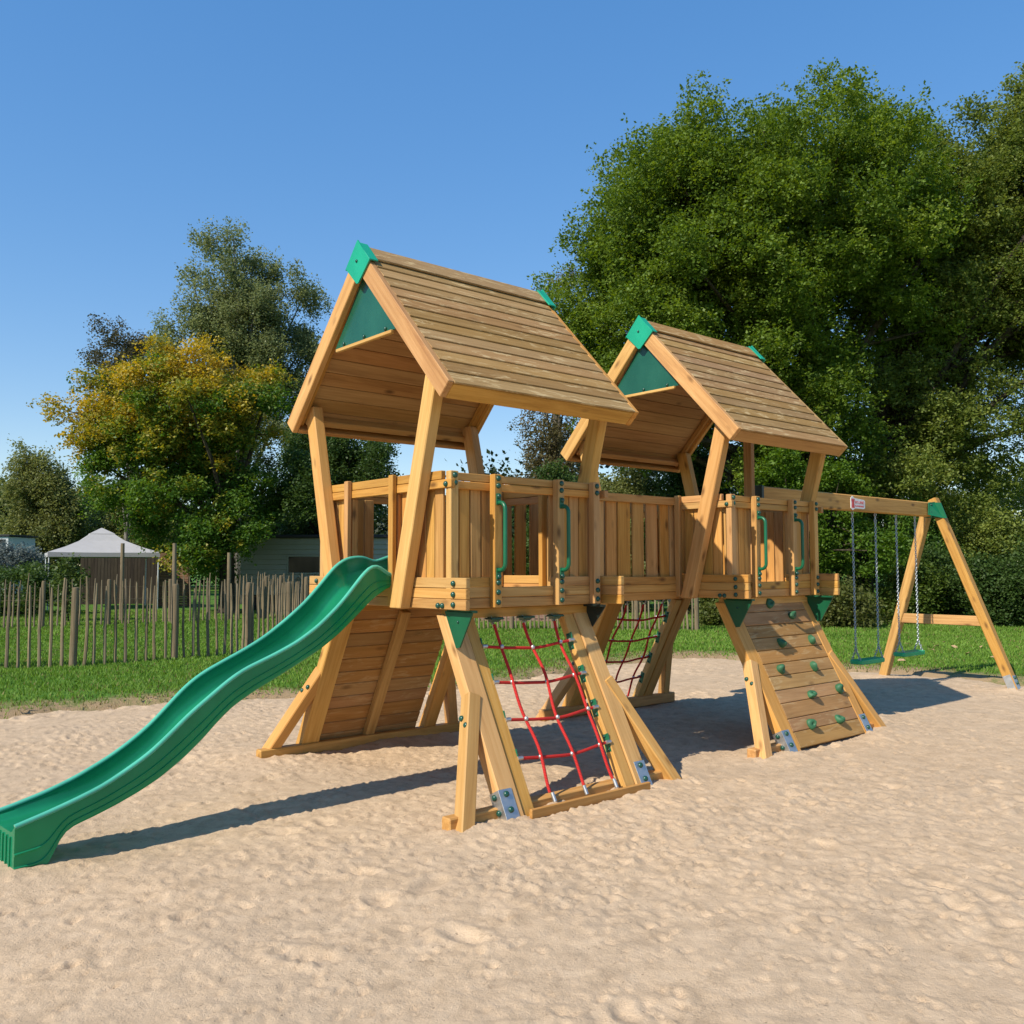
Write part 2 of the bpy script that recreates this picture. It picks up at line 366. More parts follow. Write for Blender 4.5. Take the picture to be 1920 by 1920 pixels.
c=t.mix(t.ramp(dirt,[(.26,(0,0,0)),(.42,(1,1,1))]),c,(.36,.25,.14))
M['lawn']=t.done(t.pri(c,.9,t.bump(n3,.8,.03),Specular_IOR_Level=.1))
o=obj('lawn',me,None,M['lawn']); o['kind']='structure'
# grass blades
N=330000
r=(RNG.random(N)**.8)*24+9.5; px=RNG.uniform(-60,1990,N)
d=FW[None,:]+((px-960)/FPX)[:,None]*RT; d=d[:,:2]; P=CAM[None,:2]+d*r[:,None]
sd=edge_d(P[:,0],P[:,1]); worn=fbm(P[:,0]*.55,P[:,1]*.55,3)
keep=(sd>-.12)&(RNG.random(N)<np.clip(.3+sd*1.1+worn*.8,0.03,1)); P=P[keep]; sd=sd[keep]; r=r[keep]; N=len(P)
z=lawn_h(P[:,0],P[:,1],sd); h=RNG.uniform(.022,.06,N)*(1+.5*(r>22)); a=RNG.uniform(0,6.283,N); wd=RNG.uniform(.006,.013,N)*(r/12)
lean=RNG.normal(0,.45,(N,2))*h[:,None]; ca,sa=np.cos(a)*wd,np.sin(a)*wd
V=np.empty((N,3,3)); V[:,0]=np.stack([P[:,0]-ca,P[:,1]-sa,z-.005],-1); V[:,1]=np.stack([P[:,0]+ca,P[:,1]+sa,z-.005],-1); V[:,2]=np.stack([P[:,0]+lean[:,0],P[:,1]+lean[:,1],z+h],-1)
g=RNG.random(N)*.6+.4*np.clip(worn[keep]+.5,0,1)
c0=np.array([.085,.18,.018]);c1=np.array([.21,.33,.055]);cc=c0+(c1-c0)*g[:,None]; dry=(RNG.random(N)<np.where(sd<.6,.35,.06)); cc[dry]=[.22,.18,.07]
C4=np.concatenate([np.repeat(cc,3,0),np.ones((N*3,1))],1)
o=obj('grass',mesh_np('grass',V.reshape(-1,3),np.arange(N*3).reshape(N,3),False,C4),None,M['grassblade']); o['kind']='stuff'; 

# ------------------------------------------------------------------ shared small parts
def dome_mesh(name,r,h,n=12):
    m=MB(); rings=[]
    for q,z in ((1,0),(1,.25),(.92,.55),(.7,.85),(.35,1)):
        rings.append([(r*q*math.cos(2*math.pi*k/n),r*q*math.sin(2*math.pi*k/n),h*z) for k in range(n)])
    m.loft(rings); return m.mesh(name)
BOLT=dome_mesh('bolt',.0205,.018); BOLT.materials.append(M['bolt'])
def bolt(parent,p,d,s=1.0):
    o=bpy.data.objects.new('bolt',BOLT); COL.objects.link(o); o.parent=parent; o.location=p
    o.rotation_euler=Vector(d).to_track_quat('Z','Y').to_euler(); o.scale=(s,s,s)
    return o

Z1,Z2,ZR0,ZR1=1.32,1.54,2.165,2.283
SL=.525
LEGN=Vector((0,-.8854,.4648))     # outward normal of the front legs
def leg_y(z): return -(.78+SL*(1.285-z))
def sg(p,s): return (p[0],p[1]*s,p[2])      # s=+1 front (-y), s=-1 mirrored to the back

def tower(x0,label,kind):
    T=thing('play_tower',label,'play tower',(x0,0,0),'two matching wooden play towers')
    near=kind=='near'
    # --- trims of three boards
    def three(name,fn,parent=T,rows=(0,1,2)):
        m=MB()
        for i in rows: z=Z1+i*.0737; fn(m,z+.0008,z+.0722)
        return m.build(name,M['wood'],parent)
    tl=three('trim',lambda m,a,b:m.box(-.755,-.717,-1.09,1.09,a,b,1,jit=.0015))
    tr=three('trim',lambda m,a,b:m.box(.779,.817,-1.09,1.09,a,b,1,jit=.0015))
    for s in (1,-1):
        def fb(m,a,b):
            lo,hi=sorted((-.857*s,-.820*s))
            if a>1.46:
                m.box(-.714,-.294,lo,hi,a,b,0,jit=.001); m.box(.272,.776,lo,hi,a,b,0,jit=.001)
            else: m.box(-.714,.776,lo,hi,a,b,0,jit=.001)
        three('trim',fb)
        m=MB(); lo,hi=sorted((-.80*s,-.70*s)); m.box(-.672,.74,lo,hi,1.248,1.317,0); m.build('joist',M['wood'],T)
        bolt(tl,(-.757,-.78*s,1.345),(-1,0,0)); bolt(tl,(-.757,-.83*s,1.345),(-1,0,0))
        for z in (1.355,1.425,1.50): bolt(tl,(-.757,-.955*s,z),(-1,0,0))
    m=MB()
    y=-.815
    while y<.80: m.box(-.712,.776,y,y+.115,1.405,1.435,0); y+=.1175
    m.build('deck',M['wood_roof'],T)
    # --- rails
    for s in (1,-1):
        m=MB(); lo,hi=sorted((-.856*s,-.818*s))
        m.box(-.69,.775,lo,hi,2.166,2.221,0,jit=.0015); lo,hi=sorted((-.852*s,-.814*s)); m.box(-.69,.775,lo,hi,2.224,2.279,0,jit=.0015)
        m.build('rail',M['wood'],T)
    for sx,x in ((-1,-.762),(1,.772)):
        m=MB(); m.box(x,x+.04,-.932,.932,2.163,2.224,1); m.box(x+.004,x+.044,-.812,.812,2.227,2.29,1); rl=m.build('rail',M['wood'],T)
        if sx<0: bolt(rl,(-.762,-.875,2.19),(-1,0,0))
    # --- upright posts of the front and back
    for s in (1,-1):
        for i,x in enumerate((-.751,-.36,.27,.66)):
            m=MB(); lo,hi=sorted((-.9177*s,-.858*s)); m.box(x,x+.068,lo,hi,Z1+.002,2.283,2,jit=.001); p=m.build('post',M['wood_pale' if i in (0,3) else 'wood'],T)
            yb=-.9177*s; dr=(0,-s,0)
            for z in (2.252,2.198): bolt(p,(x+.034,yb,z),dr)
            if i in (1,2):
                for z in ((1.36,1.432,1.5) ): bolt(p,(x+.034,yb,z),dr)
            if i==3:
                for z in (1.36,1.43,1.50): bolt(p,(x+.034,yb,z),dr)
    # --- posts of the side openings
    dy=0 if near else -.085
    for y0 in ((-.262+dy,-.203+dy),(.385,.444)):
        m=MB(); m.box(-.802,-.765,y0[0],y0[1],Z1+.004,2.30,2); m.box(-.75,-.70,y0[0]+.004,y0[1]-.004,1.545,2.16,2); m.build('post',M['wood'],T)
    if near:
        for y0 in ((-.264,-.217),(.33,.385)):
            m=MB(); m.box(.70,.769,y0[0],y0[1],1.44,2.29,2); m.build('post',M['wood_pale'],T)
    # --- board walls
    def wall(fn,a,b,w=.094,gap=.009):
        m=MB(); u=a
        n=max(1,round((b-a)/(w+gap))); st=(b-a)/n
        for i in range(n): fn(m,a+i*st+gap/2,a+(i+1)*st-gap/2)
        m.build('wall_panel',M['wood'],T)
    for s in (1,-1):
        lo,hi=sorted((-.813*s,-.789*s))
        f=lambda m,a,b:m.box(a,b,lo,hi,1.50,2.19,2,jit=.002)
        wall(f,-.70,-.30); wall(f,.275,.70)
    def side(x,a,b): wall(lambda m,p,q:m.box(x,x+.022,p,q,1.445,2.20,2,jit=.001),a,b)
    side(-.719,-.785,-.262+dy); side(-.719,.45,.785)
    if near: side(.745,-.785,-.268); side(.745,.39,.785)
    else: side(.745,-.49,.785); side(.76,-.785,-.54)
    # --- roof posts leaning outwards
    for sx in (-1,1):
        for s in (1,-1):
            xc=-.804 if sx<0 else .868
            o=(0 if near else -.09) if s==1 else (0 if near else .03)
            if s==1: a=(xc,-.368+o,1.315); b=(xc,-.815+o,2.985)
            else: a=(xc,.545-o,1.315); b=(xc,.95-o,2.965)
            m=MB(); m.bar(a,b,.136,.092,(0,1,0),ch=.007,level=True); p=m.build('roof_post',M['wood_pale'],T)
    if not near:
        m=MB(); m.box(.76,.83,-.10,0,1.45,3.86,2,ch=.006); m.build('roof_post',M['wood'],T)
    # --- roof
    c,e,ze,zr=.9496,1.1508,2.8415,4.0636
    sl=math.hypot(e,zr-ze); rf=MB(); n=13
    for s in (1,-1):
        dn=Vector((0,-s*e/sl,-(zr-ze)/sl)); nm=Vector((0,-s*(zr-ze)/sl,e/sl)); top=Vector((0,0,zr))
        for i in range(n):
            w=sl/n; ctr=top+dn*(w*(i+.5))-nm*.006
            d2=(dn*w+nm*.010).normalized(); L=random.uniform(-.003,.003)
            rf.bar(ctr+Vector((-c+.052+L,0,0)),ctr+Vector((c-.052+L,0,0)),w+.008,.016,d2,ch=.003)
        # capping board on the ridge
        p=top+dn*.085+nm*.014; rf.bar(p+Vector((-c+.012,0,0)),p+Vector((c-.012,0,0)),.165,.018,dn)
    R=rf.build('roof',M['wood_roof'],T)
    ln=MB()
    for s in (1,-1):
        dn=Vector((0,-s*e/sl,-(zr-ze)/sl)); nm=Vector((0,-s*(zr-ze)/sl,e/sl)); top=Vector((0,0,zr))
        for i in range(12):
            w=(sl-.09)/12; q=top+dn*(.04+w*(i+.5))-nm*.037; ln.bar(q+Vector((-c+.053,0,0)),q+Vector((c-.053,0,0)),w-.004,.018,dn,ch=.003)
        for x in (-c+.025,c-.025):
            m=MB(); q=top-nm*(.064 if x<0 else .071); m.bar(q+dn*.075+Vector((x,0,0)),q+dn*sl+Vector((x,0,0)),.05,.139,(1,0,0),ch=.005); m.build('rafter',M['wood'],R)
            m=MB(); xx=x-math.copysign(.048,x); q=top-nm*.075; m.bar(q+dn*.16+Vector((xx,0,0)),q+dn*(sl-.06)+Vector((xx,0,0)),.044,.055,(1,0,0),ch=.004); m.build('rafter',M['wood'],R)
        m=MB(); q=top-nm*(.017+.06)+dn*(sl-.022); m.bar(q+Vector((-c+.051,0,0)),q+Vector((c-.051,0,0)),.122,.04,nm,ch=.006); m.build('fascia',M['wood'],R)
        m=MB(); q=top-nm*(.048+.04)+dn*(sl-.115); m.bar(q+Vector((-c+.1,0,0)),q+Vector((c-.1,0,0)),.08,.06,nm,ch=.006); m.build('purlin',M['wood'],R)
    ln.build('lining',M['wood_lining'],R)
    for sx in (-1,1):
        x=sx*(c-.055); m=MB(); m.prism([(x,0,3.88),(x,-.44,3.352),(x,.44,3.352)],(-sx*.012,0,0)); gp=m.build('gable_panel',M['panel_green'],R)
        m=MB(); m.box(x-.012 if sx>0 else x-.02,x+.02 if sx>0 else x+.012,-.40,.40,3.322,3.349,1); m.build('batten',M['wood_pale'],R)
        for yy in (-.3,0,.3): bolt(gp,(x+sx*.001,yy,3.375),(sx,0,0),.8)
        m=MB(); x=sx*(c+.016)
        m.prism([(x,-.005,4.115),(x,-.178,3.915),(x,-.02,3.775),(x,.005,3.775),(x,.165,3.93)],(-sx*.012,0,0))
        for s in (1,-1):
            dn=Vector((0,-s*e/sl,-(zr-ze)/sl)); nm=Vector((0,-s*(zr-ze)/sl,e/sl)); q=Vector((0,0,zr))+nm*.028+dn*.105
            m.bar(q+Vector((x-sx*.001,0,0)),q+Vector((x-sx*.085,0,0)),.235,.012,dn,ch=.003)
        cp=m.build('ridge_cap',M['cap_green'],R); bolt(cp,(x+sx*.001,0,3.95),(sx,0,0),.6)
    # --- grab handles
    for x in (-.326,.304):
        m=MB(); pts=[]
        for k in range(6): a=k/5*math.pi/2; pts.append((x,-.945-.05*math.sin(a)-.0,2.075-.05*(1-math.cos(a))))
        pts=[(x,-.915,2.075)]+pts
        low=[(p[0],p[1],3.665-p[2]) for p in reversed(pts)]
        m.tube(pts+low,.0155,12)
        for z in (2.10,1.565): m.box(x-.021,x+.021,-.926,-.918,z-.042,z+.042,2,ch=.003)
        g=m.build('grab_handle',M['green'],T)
        for z in (2.122,1.543): bolt(g,(x,-.926,z),(0,-1,0),.9)
    # --- corner gussets under the deck
    for sx in (-1,1):
        for s in (1,-1):
            x=-.697 if sx<0 else .70; m=MB()
            if near and sx>0: m.prism([sg((x,-.772,1.308),s),sg((x,-1.0,1.308),s),sg((x,-.99,1.29),s),sg((x,-.86,1.14),s)],(-.012,0,0))
            else: m.prism([sg((x,-.772,1.308),s),sg((x,-1.087,1.308),s),sg((x,-1.08,1.288),s),sg((x,-.945,1.06),s),sg((x,-.905,1.055),s)],(.012*sx*-1,0,0))
            m.box(min(x,x-.05*sx),max(x,x-.05*sx),*sorted((-(1.0 if near and sx>0 else 1.085)*s,-.80*s)),1.300,1.317,1,ch=.002)
            g=m.build('gusset',M['black' if (near and sx>0) or s<0 else 'gusset_green'],T)  # near right and back gussets coloured black for the shade on them
            bolt(g,sg((x+.001*sx,-.93,1.235),s),(sx,0,0),.5)
    # --- legs, braces, sleepers
    for s in (1,-1):
        N=Vector(sg(LEGN,s)); netside=(s==1)==near
        for sx in (-1,1):
            xa,xb=((.55,.70) if netside else ((.53,.70) if sx<0 else (.60,.73)))
            xm=sx*(xa+xb)/2
            top=Vector(sg((xm,leg_y(1.3),1.3),s))-N*.05; bot=Vector(sg((xm,leg_y(-.12),-.12),s))-N*.05
            m=MB(); m.bar(top,bot,xb-xa,.1,(1,0,0),ch=.007,level=True)
            if netside:
                xi=sx*.495; t2=Vector(sg((xi,leg_y(1.27),1.27),s))-N*.05; b2=Vector(sg((xi,leg_y(-.05),-.05),s))-N*.05
                m.bar(t2,b2,.105,.076,(1,0,0),ch=.006)
            lg=m.build('leg',M['wood_pale'],T)
            if s==1:
                f=lambda z:Vector((0,leg_y(z),z))
                m=MB(); a=f(.175)+N*.003; b=f(-.08)+N*.003
                xo=sx*xb
                m.bar(a+Vector((xo-sx*.05,0,0)),b+Vector((xo-sx*.05,0,0)),.112,.005,(1,0,0),ch=.001)
                m.bar(a+Vector((xo+sx*.003,0,0))-N*.05,b+Vector((xo+sx*.003,0,0))-N*.05,.1,.005,N,ch=.001)
                br=m.build('bracket',M['zinc'],lg)
                for z in (.145,.055):
                    bolt(br,f(z)+Vector((xo-sx*.05,0,0))+N*.006,N); bolt(br,f(z)+Vector((xo+sx*.006,0,0))-N*.05,(sx,0,0))
            ft=Vector(sg((sx*1.03,-1.425,-.08),s)); tp=Vector(sg((sx*.655,-1.02,.74),s))
            m=MB(); m.bar(ft,tp,.10,.105,(1,0,0),ch=.008); bc=m.build('brace',M['wood_pale'],T)
            dd=(tp-ft).normalized()
            for k,u in ((.165,.022),(.205,-.028)): bolt(bc,tp-dd*k+Vector((sx*.051,u*s,0)),(sx,0,.35))
        m=MB(); lo,hi=sorted((-1.365*s,-1.275*s)); hgt=.062 if s==1 else .085
        m.box(-1.09,1.09,lo,hi,-.03,hgt,0,ch=.008); m.build('sleeper',M['wood'],T)
        if netside:
            m=MB(); yy=-1.495*s; m.box(-.54,.62,yy-.014,yy+.014,-.01,.052,0); m.build('toe_rail',M['wood'],T)
    return T
T1=tower(0,'tall wooden play tower nearest the camera, green slide on its left side','near')
T2=tower(3.2219,'wooden play tower farther back with the climbing wall and swing beam','far')

# ------------------------------------------------------------------ climbing walls (planks with holds)
HOLDS=[(-.01,1.242),(.291,1.12),(-.115,.886),(.419,.887),(-.309,.651),(.241,.648),(-.015,.415),(.498,.415),(-.229,.174),(.25,.176)]
def hold_mesh(seed):
    rr=random.Random(seed); m=MB(); n=14; rings=[]
    ph=[rr.uniform(0,6.28) for _ in range(4)]
    for q,h in ((1,0),(1.04,.25),(.98,.55),(.8,.85),(.5,.98),(.3,.93),(.18,.72)):
        ring=[]
        for k in range(n):
            a=2*math.pi*k/n; r=.041*q*(1+.16*math.sin(a+ph[0])+.1*math.sin(2*a+ph[1])+.06*math.sin(3*a+ph[2]))
            ring.append((r*math.cos(a),r*math.sin(a)*1.12,.05*h*(1+.35*math.sin(a+ph[3])*(h>.3))))
        rings.append(ring)
    m.loft(rings); me=m.mesh('climbing_hold'); me.materials.append(M['hold']); return me
HM=[hold_mesh(i) for i in range(5)]
def climb_wall(x0,s,label,xa,xb,holds,batten):
    T=thing('climbing_wall',label,'climbing wall',(x0,-1.45*s,0))
    N=Vector(sg(LEGN,s)); off=Vector((0,1.45*s,0))
    m=MB(); z=1.283; zs=[1.285,1.177,1.059,.944,.833,.717,.607,.49,.381,.253,.146,.015]
    for a,b in zip(zs[:-1],zs[1:]):
        c=Vector(sg((0,(leg_y(a)+leg_y(b))/2,(a+b)/2),s))+off-N*(.016-random.uniform(0,.003)); L=math.hypot(a-b,leg_y(a)-leg_y(b))
        m.bar(c+Vector((xa,0,0)),c+Vector((xb,0,0)),L-.005,.026,(Vector(sg((0,leg_y(b)-leg_y(a),b-a),s))),ch=.005)
    m.build('planks',M['wood_climb' if holds else 'wood'],T)
    for x in batten:
        m=MB(); a=Vector(sg((x,leg_y(1.26),1.26),s))+off-N*.062; b=Vector(sg((x,leg_y(.06),.06),s))+off-N*.062
        m.bar(a,b,.095,.062,(1,0,0),ch=.006); m.build('batten',M['wood'],T)
    for i,(x,z) in enumerate(holds):
        o=bpy.data.objects.new('climbing_hold',HM[i%5]); COL.objects.link(o); o.parent=T
        o.location=Vector(sg((x,leg_y(z),z),s))+off-N*.002; q=N.to_track_quat('Z','Y'); o.rotation_euler=(q@Vector((0,0,1)).rotation_difference(Vector((0,0,1)))).to_euler()
        o.rotation_euler.rotate_axis('Z',i*1.9)
    return T
climb_wall(3.2219,1,'sloping brown plank climbing wall with ten green hand holds',-.528,.598,HOLDS,(0,))
climb_wall(0,-1,'sloping plank climbing wall seen from underneath behind the green slide',-.55,.55,[(x,z) for x,z in HOLDS],(-.005,))

# ------------------------------------------------------------------ rope nets
def net(x0,s,label):
    T=thing('climbing_net',label,'climbing net',(x0,-1.45*s,0)); off=Vector((0,1.45*s,0)); N=Vector(sg(LEGN,s))
    def pt(x,z,k=0): return Vector(sg((x,leg_y(z),z),s))+off-N*(.012+k)
    VX=(-.29,.012,.315); HZ=(1.057,.817,.575,.334)
    for x in VX:
        xt=x-.005; pts=[]
        for i in range(25):
            z=1.2-i/24*1.095; pts.append(pt(x+.012*math.sin(z*9+x*7)+(1.2-z)*.035,z,.010*math.sin(z*13.3)))
        m=MB(); m.tube(pts,.0112,8); r=m.build('rope',M['rope'],T)
        for a,b in ((1.205,1.262),(.10,.045)):
            m=MB(); m.tube([pt(x+(1.2-a)*.035,a),pt(x+(1.2-b)*.035,b)],.0135,10); m.build('end_sleeve',M['zinc'],r)
        m=MB(); m.box(x-.06,x+.06,*sorted(((-.87+1.45)*s,(-.79+1.45)*s)),1.232,1.246,0,ch=.004); m.prism([sg((x-.055,-.865+1.45,1.25),s),sg((x+.055,-.865+1.45,1.25),s),sg((x+.03,-.845+1.45,1.215),s),sg((x-.03,-.845+1.45,1.215),s)],sg((0,.05,0),s)); m.build('mounting_plate',M['bolt'],T)
    for z in HZ:
        pts=[]
        for i in range(31):
            x=-.435+.87*i/30; sag=.005*math.sin((x+.45)*9.5)-.026*(1-(x/.44)**2)
            pts.append(pt(x,z+sag,.012+.004*math.sin(x*20)))
        m=MB(); m.tube(pts,.0112,8); r=m.build('rope',M['rope'],T)
        for sx in (-1,1):
            m=MB(); m.tube([pt(sx*.41,z),pt(sx*.452,z)],.0145,10); m.build('end_sleeve',M['zinc'],r)
            m=MB(); c=pt(sx*.447,z,.03); m.bar(c+Vector(sg((0,.04*SL,.065),s)),c-Vector(sg((0,.04*SL,.065),s)),.062,.01,N,ch=.003)
            pl=m.build('mounting_plate',M['green'],T)
            for k in (.045,-.045): bolt(pl,c+Vector(sg((0,k*SL,k),s))+Vector((-sx*.006,0,0)),(-sx,0,0),.55)
        for x in VX:
            xx=x+(1.2-z)*.035+.012*math.sin(z*9+x*7); m=MB(); i=(xx+.435)/.87*30; sag=.005*math.sin((xx+.45)*9.5)-.026*(1-(xx/.44)**2); c=pt(xx,z+sag)
            rings=[[c+Vector((.0165*math.sin(a)*math.cos(b),.0165*math.sin(a)*math.sin(b),.018*math.cos(a))) for b in [2*math.pi*k/10 for k in range(10)]] for a in (.35,.9,1.57,2.2,2.8)]
            m.loft(rings); m.build('clamp',M['zinc'],T)
net(0,1,'red rope climbing net on the front of the near tower, clamped with silver balls')
net(3.2219,-1,'dark red rope climbing net in shade at the back below the far tower')

# ------------------------------------------------------------------ bridge
B=thing('play_bridge','board-sided wooden bridge linking the two play towers','bridge',(1.64,0,1.30)); 
def bx(m,x0,x1,y0,y1,z0,z1,**k): m.box(x0-1.64,x1-1.64,y0,y1,z0-1.30,z1-1.30,**k)
for yo in (-.30,.50):
    inn=.04 if yo<0 else -.04
    m=MB()
    for i in range(3): z=1.302+i*.0737; bx(m,.822,2.462,*sorted((yo,yo+inn)),z,z+.0715,ax=0,jit=.001)
    m.build('trim',M['wood'],B)
    m=MB(); bx(m,.822,2.462,*sorted((yo,yo+inn)),2.208,2.283,ax=0); m.build('rail',M['wood'],B)
    for a,b in [(.83,.90),(.93,1.09),(1.12,1.26),(1.29,1.461),(1.496,1.63),(1.651,1.818),(1.848,2.005),(2.05,2.205),(2.244,2.37),(2.385,2.46)] if yo<0 else [(.83,.97),(1.015,1.148),(1.20,1.355),(1.41,1.55),(1.60,1.74),(1.79,1.93),(1.98,2.12),(2.17,2.31),(2.35,2.45)]:
        m=MB(); bx(m,a,b,*sorted((yo+inn*.98,yo+inn*.98+math.copysign(.022,inn))),1.50,2.262,ax=2,jit=.003); m.build('board',M['wood'],B)
m=MB(); x=.825
while x<2.40: bx(m,x,x+.115,-.255,.455,1.42,1.445,ax=1); x+=.1175
m.build('deck',M['wood_roof'],B)

# ------------------------------------------------------------------ slide
def interp(x,tab): return float(np.interp(x,[a for a,_ in tab],[b for _,b in tab]))
def smooth_tab(tab,n=90):
    xs=np.linspace(tab[0][0],tab[-1][0],n); ys=np.interp(xs,[a for a,_ in tab],[b for _,b in tab])
    k=np.array([1,2,3,2,1])/9; yp=np.pad(ys,2,mode='reflect',reflect_type='odd'); ys=np.convolve(yp,k,'valid'); return list(zip(xs,ys))
NR=smooth_tab([(-2.70,1.69),(-2.55,1.64),(-2.43,1.55),(-2.371,1.564),(-2.302,1.623),(-2.264,1.638),(-2.23,1.637),(-2.192,1.617),(-2.118,1.547),(-2.045,1.464),(-1.94,1.356),(-1.769,1.217),(-1.603,1.118),(-1.445,1.051),(-1.216,.967),(-1.116,.912),(-1.003,.832),(-.852,.725),(-.736,.625),(-.609,.523),(-.486,.452),(-.344,.378),(-.196,.327),(-.031,.278),(.124,.238)])
FR=smooth_tab([(-2.72,1.72),(-2.6,1.69),(-2.50,1.655),(-2.458,1.692),(-2.422,1.704),(-2.265,1.694),(-2.153,1.632),(-2.061,1.53),(-1.9,1.37),(-1.744,1.25),(-1.58,1.14),(-1.418,1.057),(-1.264,.99),(-1.114,.922),(-.998,.845),(-.902,.752),(-.767,.624),(-.636,.53),(-.509,.456),(-.326,.371),(-.15,.31),(.016,.268),(.124,.245)])
BT=smooth_tab([(-2.72,1.49),(-2.5,1.48),(-2.372,1.463),(-2.232,1.38),(-2.102,1.27),(-1.941,1.142),(-1.772,1.035),(-1.605,.953),(-1.447,.878),(-1.295,.81),(-1.148,.73),(-1.05,.651),(-.939,.545),(-.806,.439),(-.677,.357),(-.551,.296),(-.431,.248),(-.313,.208),(-.177,.168),(-.123,.129),(-.092,.055),(-.056,-.02),(-.02,-.06),(.124,-.06)],160)
S=thing('playground_slide','glossy green plastic wave slide running down from the near tower to the sand','slide',(-3.2,-.25,0))
SK=Vector((1,.08,0)).normalized(); SP=Vector((-SK.y,SK.x,0))
def sp(sv,u,z): return SK*(-sv-0)+SP*u+Vector((0,0,z))
stations=sorted(set([round(x,3) for x in np.linspace(-2.70,.118,84)]+[-.15,-.12,-.095,-.08,-.06,-.04,-.02,.0]))
rings=[]
Wd=.19
for sv in stations:
    nz=interp(sv,NR); fz=interp(sv,FR); bz=interp(sv,BT); q=(sv+2.7)/2.82
    dep=.17*(1-q)+.14*q if sv<-.45 else .145-(sv+.45)/.57*.095
    if sv<-2.45: dep=.17+(sv+2.45)*-.5
    fl=max(min(nz,fz)-dep,bz+.03)
    st=min(1,max(0,(sv+.25)/.2))
    def side(u,zr):   # from bottom outer edge up over the rim to the floor, for u<0
        h=zr-bz; c=[]
        c.append((u+.016,bz)); c.append((u+.004,bz+.012)); c.append((u+.004,bz+h*.20)); c.append((u-.005,bz+h*.215)); c.append((u-.005,bz+h*.235)); c.append((u+.005,bz+h*.25))
        c.append((u+.004,bz+h*.44)); c.append((u-.005,bz+h*.455)); c.append((u-.005,bz+h*.475)); c.append((u+.005,bz+h*.49)); c.append((u+.003,zr-.026))
        for k in range(7): al=math.pi*1.12-k/6*math.pi*1.24; c.append((u+.005+.0135*math.cos(al),zr-.013+.0135*math.sin(al)))
        c.append((u+.02,(zr+fl)/2)); c.append((u+.032,fl+.024)); c.append((u+.044,fl+.008)); c.append((u+.07,fl))
        return c
    a=side(-Wd,nz); b=[(-x,z) for x,z in side(-Wd,fz)][::-1]
    rings.append([sp(sv,x,z) for x,z in a+b])
m=MB(); m.loft(rings,True,True,True); ch=m.build('chute',M['slide'],S); ch.location=(0,0,0)
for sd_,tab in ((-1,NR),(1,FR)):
    m=MB(); m.tube([sp(sv,sd_*(Wd-.005),interp(sv,tab)-.0115) for sv in stations],.0142,10); m.build('rim',M['rim_glow'],S)
m=MB()      # ribs of the hollow end block
for u in (-.12,-.06,0,.06,.12): m.bar(sp(.121,u,.165),sp(.121,u,-.04),.014,.012,SP,ch=.003)
m.build('end_rib',M['slide'],S)
# the chute is laid out from its lower near corner; sit it on its centre line
for ob in S.children: ob.location=(0,0,0)
S.location=(-3.2,-.44+Wd,0)

# ------------------------------------------------------------------ swing frame and swings
F_=thing('swing_stand','wooden A-frame and long beam carrying the two swings','swing stand',(8.35,-.17,0)); fo=Vector((-8.35,.17,0))
m=MB(); m.bar(Vector((4.20,-.05,2.41))+fo,Vector((8.32,-.05,2.41))+fo,.2,.10,(0,0,1),ch=.012); bm_=m.build('beam',M['wood'],F_)
m=MB(); m.box(4.17-8.35,4.215-8.35,-.107+.17,.007+.17,2.30,2.52,2); m.build('beam_cap',M['black'],bm_)
m=MB(); m.bar(Vector((8.36,-.10,2.56))+fo,Vector((8.30,-1.15,-.1))+fo,.125,.12,(1,0,0),ch=.01); l1=m.build('leg',M['wood'],F_)
m=MB(); m.bar(Vector((8.36,.0,2.36))+fo,Vector((8.52,.80,-.1))+fo,.125,.12,(1,0,0),ch=.01); m.build('leg',M['wood'],F_)
m=MB(); m.bar(Vector((8.44,-.77,.865))+fo,Vector((8.44,.52,.865))+fo,.135,.05,(0,0,1),ch=.006); m.build('crossbar',M['wood'],F_)
m=MB(); m.prism([Vector(p)+fo for p in ((8.18,-.112,2.50),(8.32,-.15,2.52),(8.34,-.24,2.38),(8.30,-.27,2.28),(8.16,-.112,2.33))],(0,-.012,0)); m.prism([Vector(p)+fo for p in ((8.285,-.02,2.52),(8.285,-.24,2.50),(8.285,-.32,2.28),(8.285,-.02,2.30))],(.012,0,0))
pl=m.build('corner_plate',M['green'],F_)
for x,z in ((8.21,2.47),(8.21,2.37),(8.28,2.42),(8.29,2.33)): bolt(pl,Vector((x,-.125-(x-8.18)*.5,z))+fo,(0,-1,0),.8)
m=MB(); d=(Vector((8.30,-1.15,-.1))-Vector((8.36,-.10,2.56))).normalized()
q=Vector((8.30,-1.15,-.1))+fo
m.bar(q-d*.30+Vector((-.066,0,0)),q-d*.0+Vector((-.066,0,0)),.1,.005,(0,1,0),ch=.001); m.bar(q-d*.30+Vector((0,-.068,0)),q+Vector((0,-.068,0)),.1,.005,(1,0,0),ch=.001); br=m.build('bracket',M['zinc'],l1)
for k in (.27,.2): bolt(br,q-d*k+Vector((0,-.072,0)),(0,-1,0))
def links(m,p0,p1,r=.0045,L=.038):
    p0=Vector(p0);p1=Vector(p1); n=max(1,int((p1-p0).length/(L*.74))); a=(p1-p0).normalized(); u=a.orthogonal().normalized(); v=a.cross(u)
    for i in range(n):
        c=p0.lerp(p1,(i+.5)/n); s1,s2=(u,v) if i%2 else (v,u)
        ring=[c+a*(L*.5*math.sin(t))+s1*(.0115*math.cos(t)) for t in [2*math.pi*k/8 for k in range(9)]]
        m.tube(ring,r,4,False)
